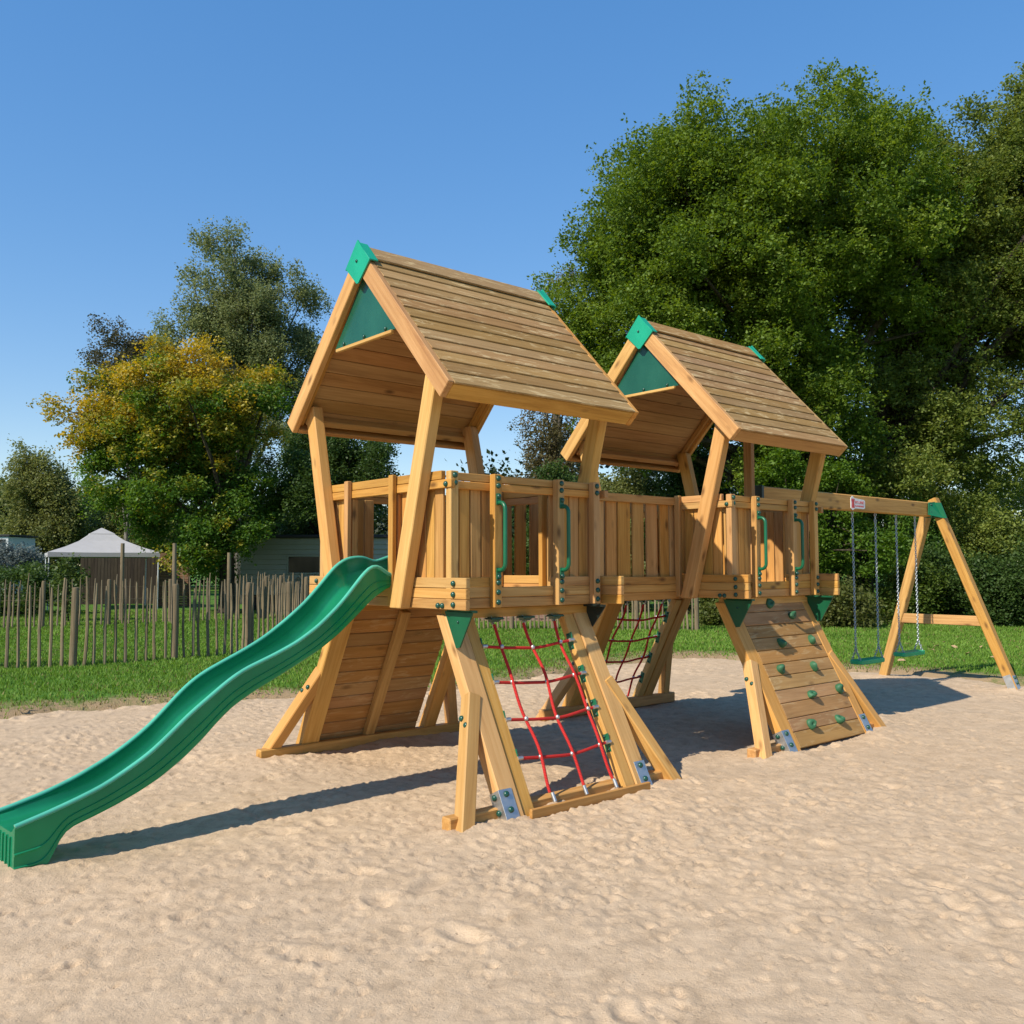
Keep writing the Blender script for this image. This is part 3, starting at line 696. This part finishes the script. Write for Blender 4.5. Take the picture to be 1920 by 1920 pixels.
def swing(xa,xb,zs,label,sway):
    xm=(xa+xb)/2; T=thing('swing',label,'swing',(xm,-.05,zs-.02),'two swings on one beam')
    m=MB(); n=10; top=[]
    # flat rubber seat with rounded ends
    out=[]
    hw,hd=.315,.085
    for cx,cy,a0 in ((hw-.05,hd-.05,0),(-hw+.05,hd-.05,90),(-hw+.05,-hd+.05,180),(hw-.05,-hd+.05,270)):
        for k in range(5): a=rad(a0+k*22.5); out.append((cx+.05*math.cos(a),cy+.05*math.sin(a)))
    def ring(k,z): return [(x*k,y*k,z-.012*math.cos(x*4.2)+.012) for x,y in out]
    m.loft([ring(.96,0),ring(1,.008),ring(1,.045),ring(.96,.053)],smooth=False); m.build('seat',M['seat'],T)
    for x in (xa-xm,xb-xm):
        ht=2.305-(zs-.02); xk=x*.96; split=.62-(.0)
        m=MB(); links(m,(x,0,ht),(x,0,ht-.12),.006,.045); m.build('hanger',M['zinc'],T)
        m=MB(); links(m,(x,0,ht-.12),(x*.99,0,.2)); links(m,(x*.99,0,.2),(x*.97,.062,.04)); links(m,(x*.99,0,.2),(x*.97,-.062,.04)); m.build('chain',M['chain'],T)
swing(6.22,6.80,.40,'green flat swing seat nearer the climbing wall, hung on steel chains',0)
swing(7.36,7.90,.425,'green flat swing seat next to the A-frame legs, hung on steel chains',0)
# sign on the beam
G=thing('sign','small white and red name plate screwed on the swing beam','sign',(6.26,-.1035,2.40))
m=MB(); pts=[]
prof=[(-.175,.07),(-.13,.095),(-.085,.07),(.15,.055),(.175,.04),(.175,-.045),(.15,-.06),(-.06,-.06),(-.09,-.065),(-.13,-.085),(-.175,-.06)]
m.prism([(x,0,z) for x,z in prof],(0,-.006,0)); m.build('plate',M['white_sign'],G)
m=MB(); m.prism([(x-.125,-.0085,z) for x,z in [(-.035,-.055),(.035,-.055),(.024,.02),(.036,.03),(.036,.06),(.02,.06),(.02,.048),(.008,.048),(.008,.062),(-.008,.062),(-.008,.048),(-.02,.048),(-.02,.06),(-.036,.06),(-.036,.03),(-.024,.02)]],(0,-.002,0)); m.build('emblem',M['red_sign'],G)
def text(body,size,x,z,parent,name):
    cu=bpy.data.curves.new(name,'FONT'); cu.body=body; cu.size=size; cu.align_x='LEFT'; cu.extrude=.0008; cu.materials.append(M['red_sign'])
    o=bpy.data.objects.new('tmp',cu); COL.objects.link(o); bpy.context.view_layer.update()
    me=bpy.data.meshes.new_from_object(o.evaluated_get(bpy.context.evaluated_depsgraph_get())); bpy.data.objects.remove(o); me.name=name
    o=obj(name,me,parent,M['red_sign'],(x,-.0085,z)); o.rotation_euler=(rad(90),0,0)
text('HY-LAND',.052,-.075,0.0,G,'lettering'); text('PLAYGROUNDS',.03,-.075,-.04,G,'lettering')

# ------------------------------------------------------------------ paling fences
PICK=[]
for i in range(7):
    m=MB(); h=1.34+random.uniform(-.06,.06); pts=[]; bx_=random.uniform(-.03,.03); by_=random.uniform(-.02,.02)
    for k in range(7): q=k/6; pts.append((bx_*math.sin(q*3.1)+random.uniform(-.006,.006),by_*math.sin(q*2.5+1)+random.uniform(-.006,.006),-.1+q*(h+.1)))
    m.tube(pts,[.026,.026,.025,.024,.023,.021,.012],6); me=m.mesh('picket'); me.materials.append(M['wood_fence']); PICK.append(me)
POST=[]
for i in range(2):
    m=MB(); m.tube([(0,0,-.2),(0.005,0,.6),(0,.004,1.22),(0,0,1.28)],[.062,.06,.057,.045],10); me=m.mesh('post'); me.materials.append(M['wood_fence']); POST.append(me)
def fence(poly,step,label,post_every,group,post_end=False,maxp=100):
    P0=Vector((*poly[0],0)); T=thing('paling_fence',label,'fence',P0,group)
    L=[0]
    for a,b in zip(poly[:-1],poly[1:]): L.append(L[-1]+math.hypot(b[0]-a[0],b[1]-a[1]))
    def at(d):
        for i in range(len(poly)-1):
            if d<=L[i+1] or i==len(poly)-2:
                t=(d-L[i])/(L[i+1]-L[i]); return poly[i][0]+(poly[i+1][0]-poly[i][0])*t,poly[i][1]+(poly[i+1][1]-poly[i][1])*t
    n=min(maxp,int(L[-1]/step)); rr=random.Random(len(label)); k=0
    for i in range(n+1):
        d=L[-1]*i/n; x,y=at(d); z=float(lawn_h(np.array([x]),np.array([y]),sdist(np.array([x]),np.array([y])))[0])
        isp=(i%post_every==post_every//2) or (post_end and i==n)
        o=bpy.data.objects.new('post' if isp else 'picket',(POST if isp else PICK)[rr.randrange(2 if isp else 7)]); COL.objects.link(o); o.parent=T
        o.location=(x-P0.x+(0 if isp else rr.uniform(-.015,.015)),y-P0.y,z); s_=rr.uniform(.9,1.06); o.scale=(s_ if not isp else 1,s_ if not isp else 1,s_ if not isp else rr.uniform(.97,1.06))
        o.rotation_euler=(rr.uniform(-.018,.018),rr.uniform(-.022,.022),rr.uniform(0,6.28)) if not isp else (0,rr.uniform(-.015,.015),0)
    for zz in (.3,.75,1.1):
        m=MB(); pts=[(at(L[-1]*i/(n*2))[0]-P0.x,at(L[-1]*i/(n*2))[1]-P0.y,zz+.008*math.sin(i*2.6)) for i in range(n*2+1)]
        m.tube(pts,.002,4); m.build('wire',M['wood_fence'],T)
fence([(-5.2,12.7),(-2.3,11.1),(-1.1,10.35),(.0,9.9),(1.7,9.85),(2.6,10.1),(3.6,10.7),(5.0,11.9),(6.6,13.4)],.16,'nearest rustic paling fence across the lawn behind the green slide',10,'rustic paling fences')
fence([(-3.2,23.2),(1.4,20.9),(7.6,19.9),(9.8,22.3),(12.5,24.5)],.165,'rear paling fence in front of the mobile home and gazebo',9,'rustic paling fences')
fence([(6.2,15.2),(9.8,11.9),(11.43,10.4),(13.75,8.28)],.115,'paling fence seen beneath the towers through the rope net',9,'rustic paling fences',True)

# ------------------------------------------------------------------ trees
def leaves(cent,size,flat=.35,up=.4,rng=RNG,asp=.62):
    N=len(cent); nr=rng.normal(0,1,(N,3)); nr[:,2]=np.abs(nr[:,2])+up; nr/=np.linalg.norm(nr,axis=1)[:,None]
    t=rng.normal(0,1,(N,3)); t-=nr*(t*nr).sum(1)[:,None]; t/=np.linalg.norm(t,axis=1)[:,None]; b=np.cross(nr,t)
    s_=size*rng.uniform(.6,1.25,N)[:,None]
    V=np.stack([cent-t*s_*.5,cent+b*s_*asp*.5-nr*s_*.06+t*s_*.05,cent+t*s_*.5,cent-b*s_*asp*.5-nr*s_*.06+t*s_*.05],1)
    return V.reshape(-1,3),np.arange(N*4).reshape(N,4)
def ell(px0,px1,r0,r1,d,deep=.9):
    """ellipsoid of the crown from the picture survey: centre, radii (lateral, depth, height)"""
    c=W((px0+px1)/2,(r0+r1)/2,d); rx=(px1-px0)/2*d/FPX; rz=(r1-r0)/2*d/FPX; return (c,(rx,rx*deep,rz))
DEP=np.array([-LAT[1],LAT[0],0])
def tree(name,label,cat,base,ells,nclump,nleaf,lsize,pal,trunk_r=.3,bark='bark',group=None,clump_r=(.5,1.0),shell=.5,yellow=None,branch=True,hang=0.,flatten=.75,seed=1,trunk_top=None,upb=.4,tuft=9,spread=1.0):
    rng=np.random.default_rng(seed); base=np.array(base,float); base[2]=0
    T=thing(name,label,cat,tuple(base),group)
    vol=np.array([r[0]*r[1]*r[2] for _,r in ells]); vol=vol**.75; vol=vol/vol.sum(); CC=[];CR=[]
    for (c,r),v in zip(ells,vol):
        n=max(3,int(nclump*v)); dr=rng.normal(0,1,(n,3)); dr/=np.linalg.norm(dr,axis=1)[:,None]
        q=shell+(1-shell)*rng.random(n)**.6; q*=1+rng.normal(0,.05,n); q=q[:,None]
        p=c+dr[:,0:1]*q*r[0]*LAT+dr[:,1:2]*q*r[1]*DEP+np.array([0,0,1])*dr[:,2:3]*q*r[2]
        CC.append(p); CR.append(rng.uniform(*clump_r,n))
    CC=np.concatenate(CC); CR=np.concatenate(CR); ok=CC[:,2]>CR*.3+.1; CC=CC[ok]; CR=CR[ok]; n=len(CC)
    ntw=nleaf//tuft; w_=CR**2.2; tw=rng.choice(n,ntw,p=w_/w_.sum())
    dr=rng.normal(0,1,(ntw,3)); dr/=np.linalg.norm(dr,axis=1)[:,None]; q=(rng.random(ntw)**.42*(1+np.clip(rng.normal(0,.10,ntw),-.3,.16)))[:,None]*CR[tw][:,None]
    ph=rng.uniform(0,6.28,(n,3))[tw]; q=q*(1+.3*np.sin(3.1*dr[:,0:1]*2+ph[:,0:1])*np.sin(3.3*dr[:,1:2]*2+ph[:,1:2]))
    TP=CC[tw]+dr*q*np.array([1,1,flatten])
    if hang: TP[:,2]-=hang*np.abs(rng.normal(0,1,ntw))*CR[tw]
    ti=np.repeat(np.arange(ntw),rng.poisson(tuft,ntw)); idx=tw[ti]; Nl=len(ti)
    P=TP[ti]+rng.normal(0,1,(Nl,3))*lsize*np.array([.85,.85,.6 if not hang else 1.0])*spread
    ok=P[:,2]>.03; P=P[ok]; idx=idx[ok]; ti=ti[ok]; Nl=len(P)
    V,F=leaves(P-base,lsize,rng=rng,up=upb)
    cl=rng.random(n); tg=rng.random(ntw); g=np.clip(.34*cl[idx]+.33*tg[ti]+.33*rng.random(Nl),0,1); pal=np.array(pal); k=g*(len(pal)-1); i0=np.minimum(k.astype(int),len(pal)-2); fr=(k-i0)[:,None]
    col=pal[i0]*(1-fr)+pal[i0+1]*fr
    if yellow is not None:
        z0,z1,ypal,amt=yellow; hh=np.clip((P[:,2]-z0)/(z1-z0),0,1)[:,None]; yy=np.clip(hh*1.08+rng.normal(0,.42,n)[idx][:,None]+rng.normal(0,.22,ntw)[ti][:,None]+rng.normal(0,.12,(Nl,1))-.35,0,1)*amt
        yp=np.array(ypal); col=col*(1-yy)+(yp[0]+(yp[1]-yp[0])*rng.random((Nl,1)))*yy
    C4=np.concatenate([np.repeat(col,4,0),np.ones((Nl*4,1))],1)
    obj('crown',mesh_np('crown',V,F,False,C4),T,M['leaf'])
    # trunk and limbs
    m=MB(); rr=random.Random(seed); top=Vector(CC.mean(0)-base) if trunk_top is None else Vector(np.array(trunk_top)-base)
    pts=[Vector((0,0,-.2))]; K=7
    for i in range(1,K+1): q=i/K; pts.append(Vector((top.x*q**1.4+rr.uniform(-.12,.12)*q,top.y*q**1.4+rr.uniform(-.12,.12)*q,top.z*q)))
    m.tube(pts,[trunk_r*(1.25 if i==0 else 1)*(1-.75*i/K) for i in range(K+1)],9)
    if branch:
        for ci in rng.choice(n,min(n,branch if branch is not True else 26),replace=False):
            e=Vector(CC[ci]-base); i=rr.randrange(2,K); a=pts[i]
            if e.z<a.z*.6: continue
            mid=a.lerp(e,.5)+Vector((rr.uniform(-.3,.3),rr.uniform(-.3,.3),rr.uniform(0,.5))); r0=trunk_r*(1-.75*i/K)*.5
            m.tube([a,a.lerp(mid,.5)+Vector((0,0,.1)),mid,mid.lerp(e,.6),e],[r0,r0*.8,r0*.6,r0*.4,r0*.15],6,False)
    m.build('trunk',M[bark],T); return T
OAK=[(0.057, 0.098, 0.014), (0.103, 0.164, 0.022), (0.158, 0.23, 0.031), (0.237, 0.299, 0.045)]
OAK2=[(0.071, 0.105, 0.02), (0.131, 0.178, 0.035), (0.197, 0.239, 0.049), (0.273, 0.302, 0.073)]
BIR=[(0.109, 0.128, 0.053), (0.187, 0.22, 0.087), (0.267, 0.305, 0.132)]
MAP=[(0.043, 0.101, 0.017), (0.086, 0.172, 0.025), (0.151, 0.237, 0.034)]
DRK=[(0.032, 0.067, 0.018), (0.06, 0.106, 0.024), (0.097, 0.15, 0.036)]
OLV=[(0.099, 0.124, 0.035), (0.165, 0.185, 0.057), (0.231, 0.244, 0.075)]
# big oaks on the right
tree('oak_tree','huge round-crowned oak towering behind the far tower','tree',W(1475,1168,27.5),
  [ell(1045,1560,250,830,27.5),ell(1200,1740,170,620,27.5),ell(1130,1500,215,640,26.6),ell(1420,1780,185,700,28.2),ell(1045,1330,420,880,27.2),ell(1330,1650,600,960,27.2)],620,640000,.105,OAK,.48,seed=21,clump_r=(.5,1.05),shell=.35,flatten=.8,tuft=11,trunk_top=W(1440,520,27.5),branch=70)
tree('oak_tree','tall olive-green oak at the right edge behind the swings','tree',W(1608,1168,28.5),
  [ell(1660,2120,175,700,29),ell(1600,1980,330,760,29.4),ell(1740,2130,160,540,28.4),ell(1640,2040,520,980,28.6),ell(1500,1790,660,1010,28),ell(1780,2240,150,700,30)],540,480000,.105,OAK2,.42,seed=22,clump_r=(.5,1.0),shell=.35,flatten=.8,tuft=11,trunk_top=W(1700,480,29),branch=70)
tree('oak_tree','bright leafy young oak low between the far tower roof and beam','tree',W(1500,1165,25.5),[ell(1400,1590,790,960,25.5),ell(1440,1640,880,1080,25.8),ell(1530,1720,985,1075,25.0)],80,38000,.10,[(.05,.11,.012),(.10,.18,.02),(.15,.23,.03)],.12,seed=23,clump_r=(.28,.5),group=None)
tree('birch_tree','thin brownish birch showing between the two tower roofs','tree',W(1040,1120,40),
  [ell(965,1110,640,1000,40),ell(985,1130,500,760,41),ell(940,1080,760,960,40)],130,30000,.115,[(.09,.08,.032),(.125,.105,.042),(.16,.14,.06),(.2,.13,.055)],.2,'birch_bark',seed=24,clump_r=(.35,.8),shell=.2,hang=.4,trunk_top=W(1050,600,40))
# row of lower trees behind the towers
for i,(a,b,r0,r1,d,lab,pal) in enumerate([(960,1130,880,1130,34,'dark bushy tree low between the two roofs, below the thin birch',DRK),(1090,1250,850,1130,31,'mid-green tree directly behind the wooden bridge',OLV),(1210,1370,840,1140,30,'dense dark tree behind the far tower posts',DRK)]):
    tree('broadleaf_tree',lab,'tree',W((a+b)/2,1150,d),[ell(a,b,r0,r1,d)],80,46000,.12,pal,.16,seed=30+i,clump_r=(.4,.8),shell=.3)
# left side
tree('birch_tree','tall slender birch rising above the yellowing maple','tree',W(445,1120,40),
  [ell(345,520,385,640,40),ell(295,560,520,830,40),ell(380,605,470,760,40.5),ell(470,600,560,960,40),ell(330,480,650,930,41)],250,160000,.115,BIR,.26,'birch_bark',seed=41,clump_r=(.4,.85),shell=.25,hang=.45,trunk_top=W(440,520,40),branch=50)
tree('birch_tree','small drooping birch peeking out left behind the yellowing maple','tree',W(235,1120,43),[ell(160,300,575,760,43),ell(190,330,620,900,43)],80,21000,.12,[(.08,.076,.036),(.09,.085,.04),(.12,.105,.055)],.16,'birch_bark',seed=42,clump_r=(.35,.7),shell=.2,hang=.5)
tree('maple_tree','maple with yellow-orange upper leaves and a green lower crown','tree',W(428,1140,31),
  [ell(190,480,640,900,31),ell(115,300,700,860,31),ell(380,545,690,860,31),ell(165,420,800,1020,31),ell(300,520,850,1075,31),ell(330,450,980,1100,30.5)],230,150000,.115,MAP,.3,seed=43,clump_r=(.4,.8),shell=.35,trunk_top=W(415,760,31),branch=40,
  yellow=(3.6,8.0,[(.42,.34,.05),(.60,.42,.06)],.95))
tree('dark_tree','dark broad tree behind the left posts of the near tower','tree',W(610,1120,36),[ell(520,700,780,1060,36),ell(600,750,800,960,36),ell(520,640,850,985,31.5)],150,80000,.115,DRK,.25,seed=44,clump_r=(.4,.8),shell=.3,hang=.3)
tree('weeping_tree','pale olive drooping tree left of the white gazebo','tree',W(95,1100,50),[ell(10,160,850,1060,50),ell(20,110,815,960,50),ell(60,170,900,1050,50)],150,56000,.15,OLV,.25,'birch_bark',seed=45,clump_r=(.5,.9),shell=.3,hang=.6)
for i,(a,b,r0,r1,d,lab,pal) in enumerate([(120,260,900,1070,56,'dark tree clump rising behind the gazebo roof',DRK),(215,345,900,1070,52,'olive bushy tree right of the gazebo peak',OLV),(-90,45,890,1075,54,'dark tree at the far left edge behind the pale olive one',DRK)]):
    tree('broadleaf_tree',lab,'tree',W((a+b)/2,1090,d),[ell(a,b,r0,r1,d)],80,34000,.16,pal,.2,seed=50+i,clump_r=(.6,1.1),shell=.3)
# shrubs and undergrowth
SH=[(1310,1420,1080,1185,24.5,'yellow-green bush at the end of the paling fence',[(.06,.09,.016),(.10,.125,.025),(.14,.15,.04)]),
    (1370,1500,1010,1180,25.5,'dark undergrowth bush behind the climbing wall top',DRK),
    (1545,1640,1095,1185,23.6,'low yellow-green bush right of the climbing wall',[(.06,.085,.018),(.11,.125,.03),(.16,.16,.05)]),
    (1630,1740,1040,1180,25,'bright grassy bush beneath the swing beam',[(.05,.09,.014),(.09,.14,.022),(.13,.17,.035)]),
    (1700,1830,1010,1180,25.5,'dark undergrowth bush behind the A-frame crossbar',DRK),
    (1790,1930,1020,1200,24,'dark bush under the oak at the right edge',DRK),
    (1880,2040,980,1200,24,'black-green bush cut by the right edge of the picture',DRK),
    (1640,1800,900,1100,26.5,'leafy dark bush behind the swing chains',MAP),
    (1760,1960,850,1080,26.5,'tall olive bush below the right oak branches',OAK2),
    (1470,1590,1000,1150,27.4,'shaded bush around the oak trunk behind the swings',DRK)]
for i,(a,b,r0,r1,d,lab,pal) in enumerate(SH):
    q_=random.Random(300+i); es=[]
    for k_ in range(5):
        w_=(b-a)*q_.uniform(.35,.7); x_=q_.uniform(a,b-w_); h_=(r1-r0)*q_.uniform(.4,.85); y_=r1-h_ if k_<3 else q_.uniform(r0,r1-h_)
        es.append(ell(x_,x_+w_,y_,y_+h_,d+q_.uniform(-.5,.5)))
    tree('shrub',lab,'shrub',W((a+b)/2,1172,d),es,46,17000,.095,pal,.05,seed=60+i,clump_r=(.25,.65),shell=.2,branch=10,spread=1.5)
tree('shrub','silvery pale shrub at the left edge above the fence','shrub',W(25,1110,32),[ell(-50,62,1025,1090,32)],40,9000,.11,[(.13,.16,.15),(.2,.23,.22)],.05,seed=75,clump_r=(.25,.45),branch=6)
tree('shrub','dark clipped shrub below the silvery one at the left edge','shrub',W(40,1130,30),[ell(-70,120,1058,1150,30)],60,14000,.1,DRK,.05,seed=76,clump_r=(.25,.45),branch=6)
tree('shrub','thin young sapling with few pale leaves before the gazebo','shrub',W(128,1150,26.5),[ell(105,155,1040,1150,26.5)],26,1500,.11,[(.06,.10,.02),(.11,.15,.04)],.025,seed=77,clump_r=(.12,.3),branch=14)
# distant wood closing the view
rng=np.random.default_rng(9); cs=[]
for k in range(520):
    px=rng.uniform(-500,2500); d=rng.uniform(64,78); top=rng.uniform(925,1010) if px<900 else rng.uniform(820,960)
    r0=rng.uniform(1.2,2.4); cs.append((W(px,rng.uniform(top,1075),d),r0))
P=np.concatenate([c+rng.normal(0,1,(330,3))*r_*.55 for c,r_ in cs]); P=P[P[:,2]>0]; V,F=leaves(P,.45,rng=rng)
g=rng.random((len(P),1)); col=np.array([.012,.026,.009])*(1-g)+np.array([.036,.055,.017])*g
o=obj('woodland',mesh_np('woodland',V,F,False,np.concatenate([np.repeat(col,4,0),np.ones((len(P)*4,1))],1)),None,M['leaf']); o['kind']='stuff'

# ------------------------------------------------------------------ buildings beyond the fence
def paint(name,col,rough=.6):
    t=NT(name); tc=t.n('ShaderNodeTexCoord').outputs['Object']; n=t.noise(tc,4,5,.6); n2=t.noise(t.mapv(tc,(1,1,.2)),12,3)
    c=t.mix(t.math('MULTIPLY',n,.5),col,tuple(x*.6 for x in col)); c=t.mix(t.math('MULTIPLY',n2,.25),c,tuple(x*.8 for x in col))
    return t.done(t.pri(c,rough,Specular_IOR_Level=.2))
M['clap']=paint('clapboard_paint',(.34,.345,.27)); M['dark_trim']=paint('dark_trim',(.02,.02,.02)); M['canvas']=paint('white_canvas',(.44,.43,.43),.85); M['pale']=paint('pale_paint',(.6,.62,.64)); M['roofing']=paint('roofing_felt',(.05,.05,.055),.9); M['brickish']=paint('pinkish_brick',(.34,.2,.15),.9)
t=NT('window_glass'); M['glass']=t.done(t.pri((.008,.009,.01),.12,Specular_IOR_Level=.25))
def frame_at(px,py,d):
    p=W(px,py,d); return Vector((p[0],p[1],0))
YW=math.atan2(LAT[1],LAT[0])
D=33.; c0=frame_at(585,1147,D); k=D/FPX
H=thing('mobile_home','grey-green clapboard mobile home with a dark window behind the left fence','mobile home',c0,rz=YW)
zr=lambda row:1.6099+(1064-row)*k
z0,z1=zr(1112),zr(1008); x0,x1=(450-585)*k,(760-585)*k
m=MB(); m.box(x0,x1,.03,4.0,z0,z1,0,ch=.01); n=11
for i in range(n): za=z0+(z1-z0)*i/n; m.bar((x0-.01,.012,za+.055),(x1+.01,.012,za+.055),(z1-z0)/n+.014,.02,(0,.2,1),ch=.003)
m.build('wall',M['clap'],H)
m=MB(); m.box(x0-.15,x1+.15,-.12,4.2,z1,z1+.12,0,ch=.02); m.build('roof',M['roofing'],H)
wx0,wx1,wz0,wz1=(540-585)*k,(598-585)*k,zr(1073),zr(1043)
m=MB()
for a in ((wx0-.05,wx1+.05,wz1,wz1+.05),(wx0-.05,wx1+.05,wz0-.05,wz0),(wx0-.05,wx0,wz0,wz1),(wx1,wx1+.05,wz0,wz1)): m.box(a[0],a[1],-.035,.0,a[2],a[3],ch=.004)
wf=m.build('window',M['clap'],H); m=MB(); m.box(wx0,wx1,-.02,-.008,wz0,wz1,0,ch=.001); m.build('pane',M['glass'],wf)
m=MB(); m.box(x0+.1,x1-.1,.15,3.8,.0,z0-.004,0); m.build('skirting',M['dark_trim'],H)
# gazebo
D=36.; c0=frame_at(187,1140,D); k=D/FPX; Gz=thing('gazebo','white peaked canvas gazebo on thin poles at the left','gazebo',c0,rz=YW+.5)
ze_,zp=zr(1036)*0+1.6099+(1064-1035)*k,1.6099+(1064-988)*k; hw=1.95
m=MB(); n=8; rings=[]
def sq(h,z,sagk=0):
    out=[]
    for i in range(4):
        a=(( -1,-1),(1,-1),(1,1),(-1,1))[i]; b=((1,-1),(1,1),(-1,1),(-1,-1))[i]
        for j in range(n): q=j/n; out.append(((a[0]+(b[0]-a[0])*q)*h,(a[1]+(b[1]-a[1])*q)*h,z-sagk*4*q*(1-q)))
    return out
vent=zp-.22
m.loft([sq(hw,ze_-.18),sq(hw,ze_,.02),sq(hw*.7,ze_+(vent-ze_)*.27,.03),sq(hw*.4,ze_+(vent-ze_)*.62,.02),sq(hw*.2,vent,.0)],True,False,False)
m.loft([sq(hw*.235,vent-.05),sq(hw*.225,vent-.01),sq(.02,zp)],True,True,False); m.build('canopy',M['canvas'],Gz)
for a,b in ((-1,-1),(1,-1),(1,1),(-1,1)):
    m=MB(); m.tube([(a*(hw-.05),b*(hw-.05),0),(a*(hw-.05),b*(hw-.05),ze_)],.025,8); m.build('pole',M['pale'],Gz)
# timber screens behind the gazebo
for px0,px1,r0,d,mt,lab,nm in ((150,300,1043,40,'wood_shaded','long brown board screen with painted-in shade standing behind the gazebo','board_screen'),(296,352,1036,37.5,'wood_red','reddish slatted screen panel right of the gazebo','slatted_screen')):
    k=d/FPX; c0=frame_at((px0+px1)/2,1140,d); S_=thing(nm,lab,'screen',c0,rz=YW); hw_=(px1-px0)/2*k; zt=1.6099+(1064-r0)*k
    m=MB()
    if mt=='wood_shaded':
        x=-hw_
        while x<hw_: m.box(x,x+.14,-.012,.012,0,zt+random.uniform(-.02,.02),2); x+=.147
    else:
        z=.05
        while z<zt: m.box(-hw_,hw_,-.012,.012,z,z+.09,0); z+=.1
    m.build('boards',M[mt],S_)
    for x in (-hw_,hw_): 
        m=MB(); m.box(x-.04,x+.04,.014,.09,0,zt+.05,2); m.build('post',M[mt],S_)
# tall posts in the back garden
for px,top,d,lab in ((227,1017,26.8,'tall bare grey post in front of the gazebo'),(325,1017,25.2,'tall bare grey post right of the gazebo, before the maple'),(428,1035,27.2,'tall bare grey post in front of the maple trunk')):
    c0=frame_at(px,1150,d); T=thing('garden_post',lab,'post',c0,'tall posts in the back garden'); h=1.6099+(1064-top)*d/FPX
    m=MB(); m.tube([(0,0,-.1),(.005,.0,h*.5),(0,0,h)],[.065,.06,.055],10); m.build('shaft',M['wood_fence'],T)
# white cabin cut by the left edge
k=44/FPX; c0=frame_at(-28,1110,44); Cb=thing('cabin','white cabin corner with a small dark window at the left edge','cabin',c0,rz=YW)
m=MB(); m.box(-1.5,1.05,0,2.5,0,1.6099+(1064-1004)*k,0,ch=.01); m.build('wall',M['pale'],Cb)
m=MB(); m.box(.55,.92,-.015,-.002,1.6099+(1064-1024)*k,1.6099+(1064-1009)*k,0,ch=.002); m.build('window',M['glass'],Cb)
m=MB(); m.box(-1.6,1.15,-.1,2.6,1.6099+(1064-1003)*k,1.6099+(1064-1000)*k,0,ch=.01); m.build('roof',M['roofing'],Cb)
# brick stack seen below the near tower
k=26/FPX; c0=frame_at(985,1165,26); Bk=thing('brick_stack','low pinkish brick stack on the grass behind the fence, seen under the near tower','brick stack',c0,rz=YW)
m=MB()
for i in range(6):
    for j in range(13):
        if i>3 and random.random()<.4: continue
        x=-1.35+j*.215+(.1 if i%2 else 0)+random.uniform(-.01,.01); m.box(x,x+.2,random.uniform(-.02,.02),.25,i*.072,i*.072+.068,0,ch=.004)
m.build('bricks',M['brickish'],Bk)
# fallen leaves on the lawn by the swings
LM=[]
t=NT('dry_leaf'); M['dry']=t.done(t.pri((.42,.27,.14),.7))
m=MB(); m.prism([(-.05,0,0),(-.02,.028,.012),(.03,.024,.016),(.055,0,.004),(.03,-.024,.014),(-.02,-.028,.01)],(0,0,.002)); me=m.mesh('fallen_leaf'); me.materials.append(M['dry'])
rr=random.Random(4)
for px,py in ((1700,1210),(1755,1215),(1770,1207),(1790,1217),(1862,1235),(1745,1222),(1815,1228),(1718,1231),(1840,1215),(1690,1240),(1660,1225),(1878,1252)):
    d=1.55*FPX/(py-1064); p=W(px,py,d); sd=sdist(np.array([p[0]]),np.array([p[1]]))
    if sd[0]<.1: continue
    o=obj('fallen_leaf',me,None,None,(p[0],p[1],float(lawn_h(np.array([p[0]]),np.array([p[1]]),sd)[0])+.03)); o.rotation_euler=(rr.uniform(-.4,.4),rr.uniform(-.4,.4),rr.uniform(0,6.28)); s_=rr.uniform(.8,1.5); o.scale=(s_,s_,s_)
    tag(o,'dry brown leaf lying on the lawn near the swings','leaf','fallen leaves by the swings')
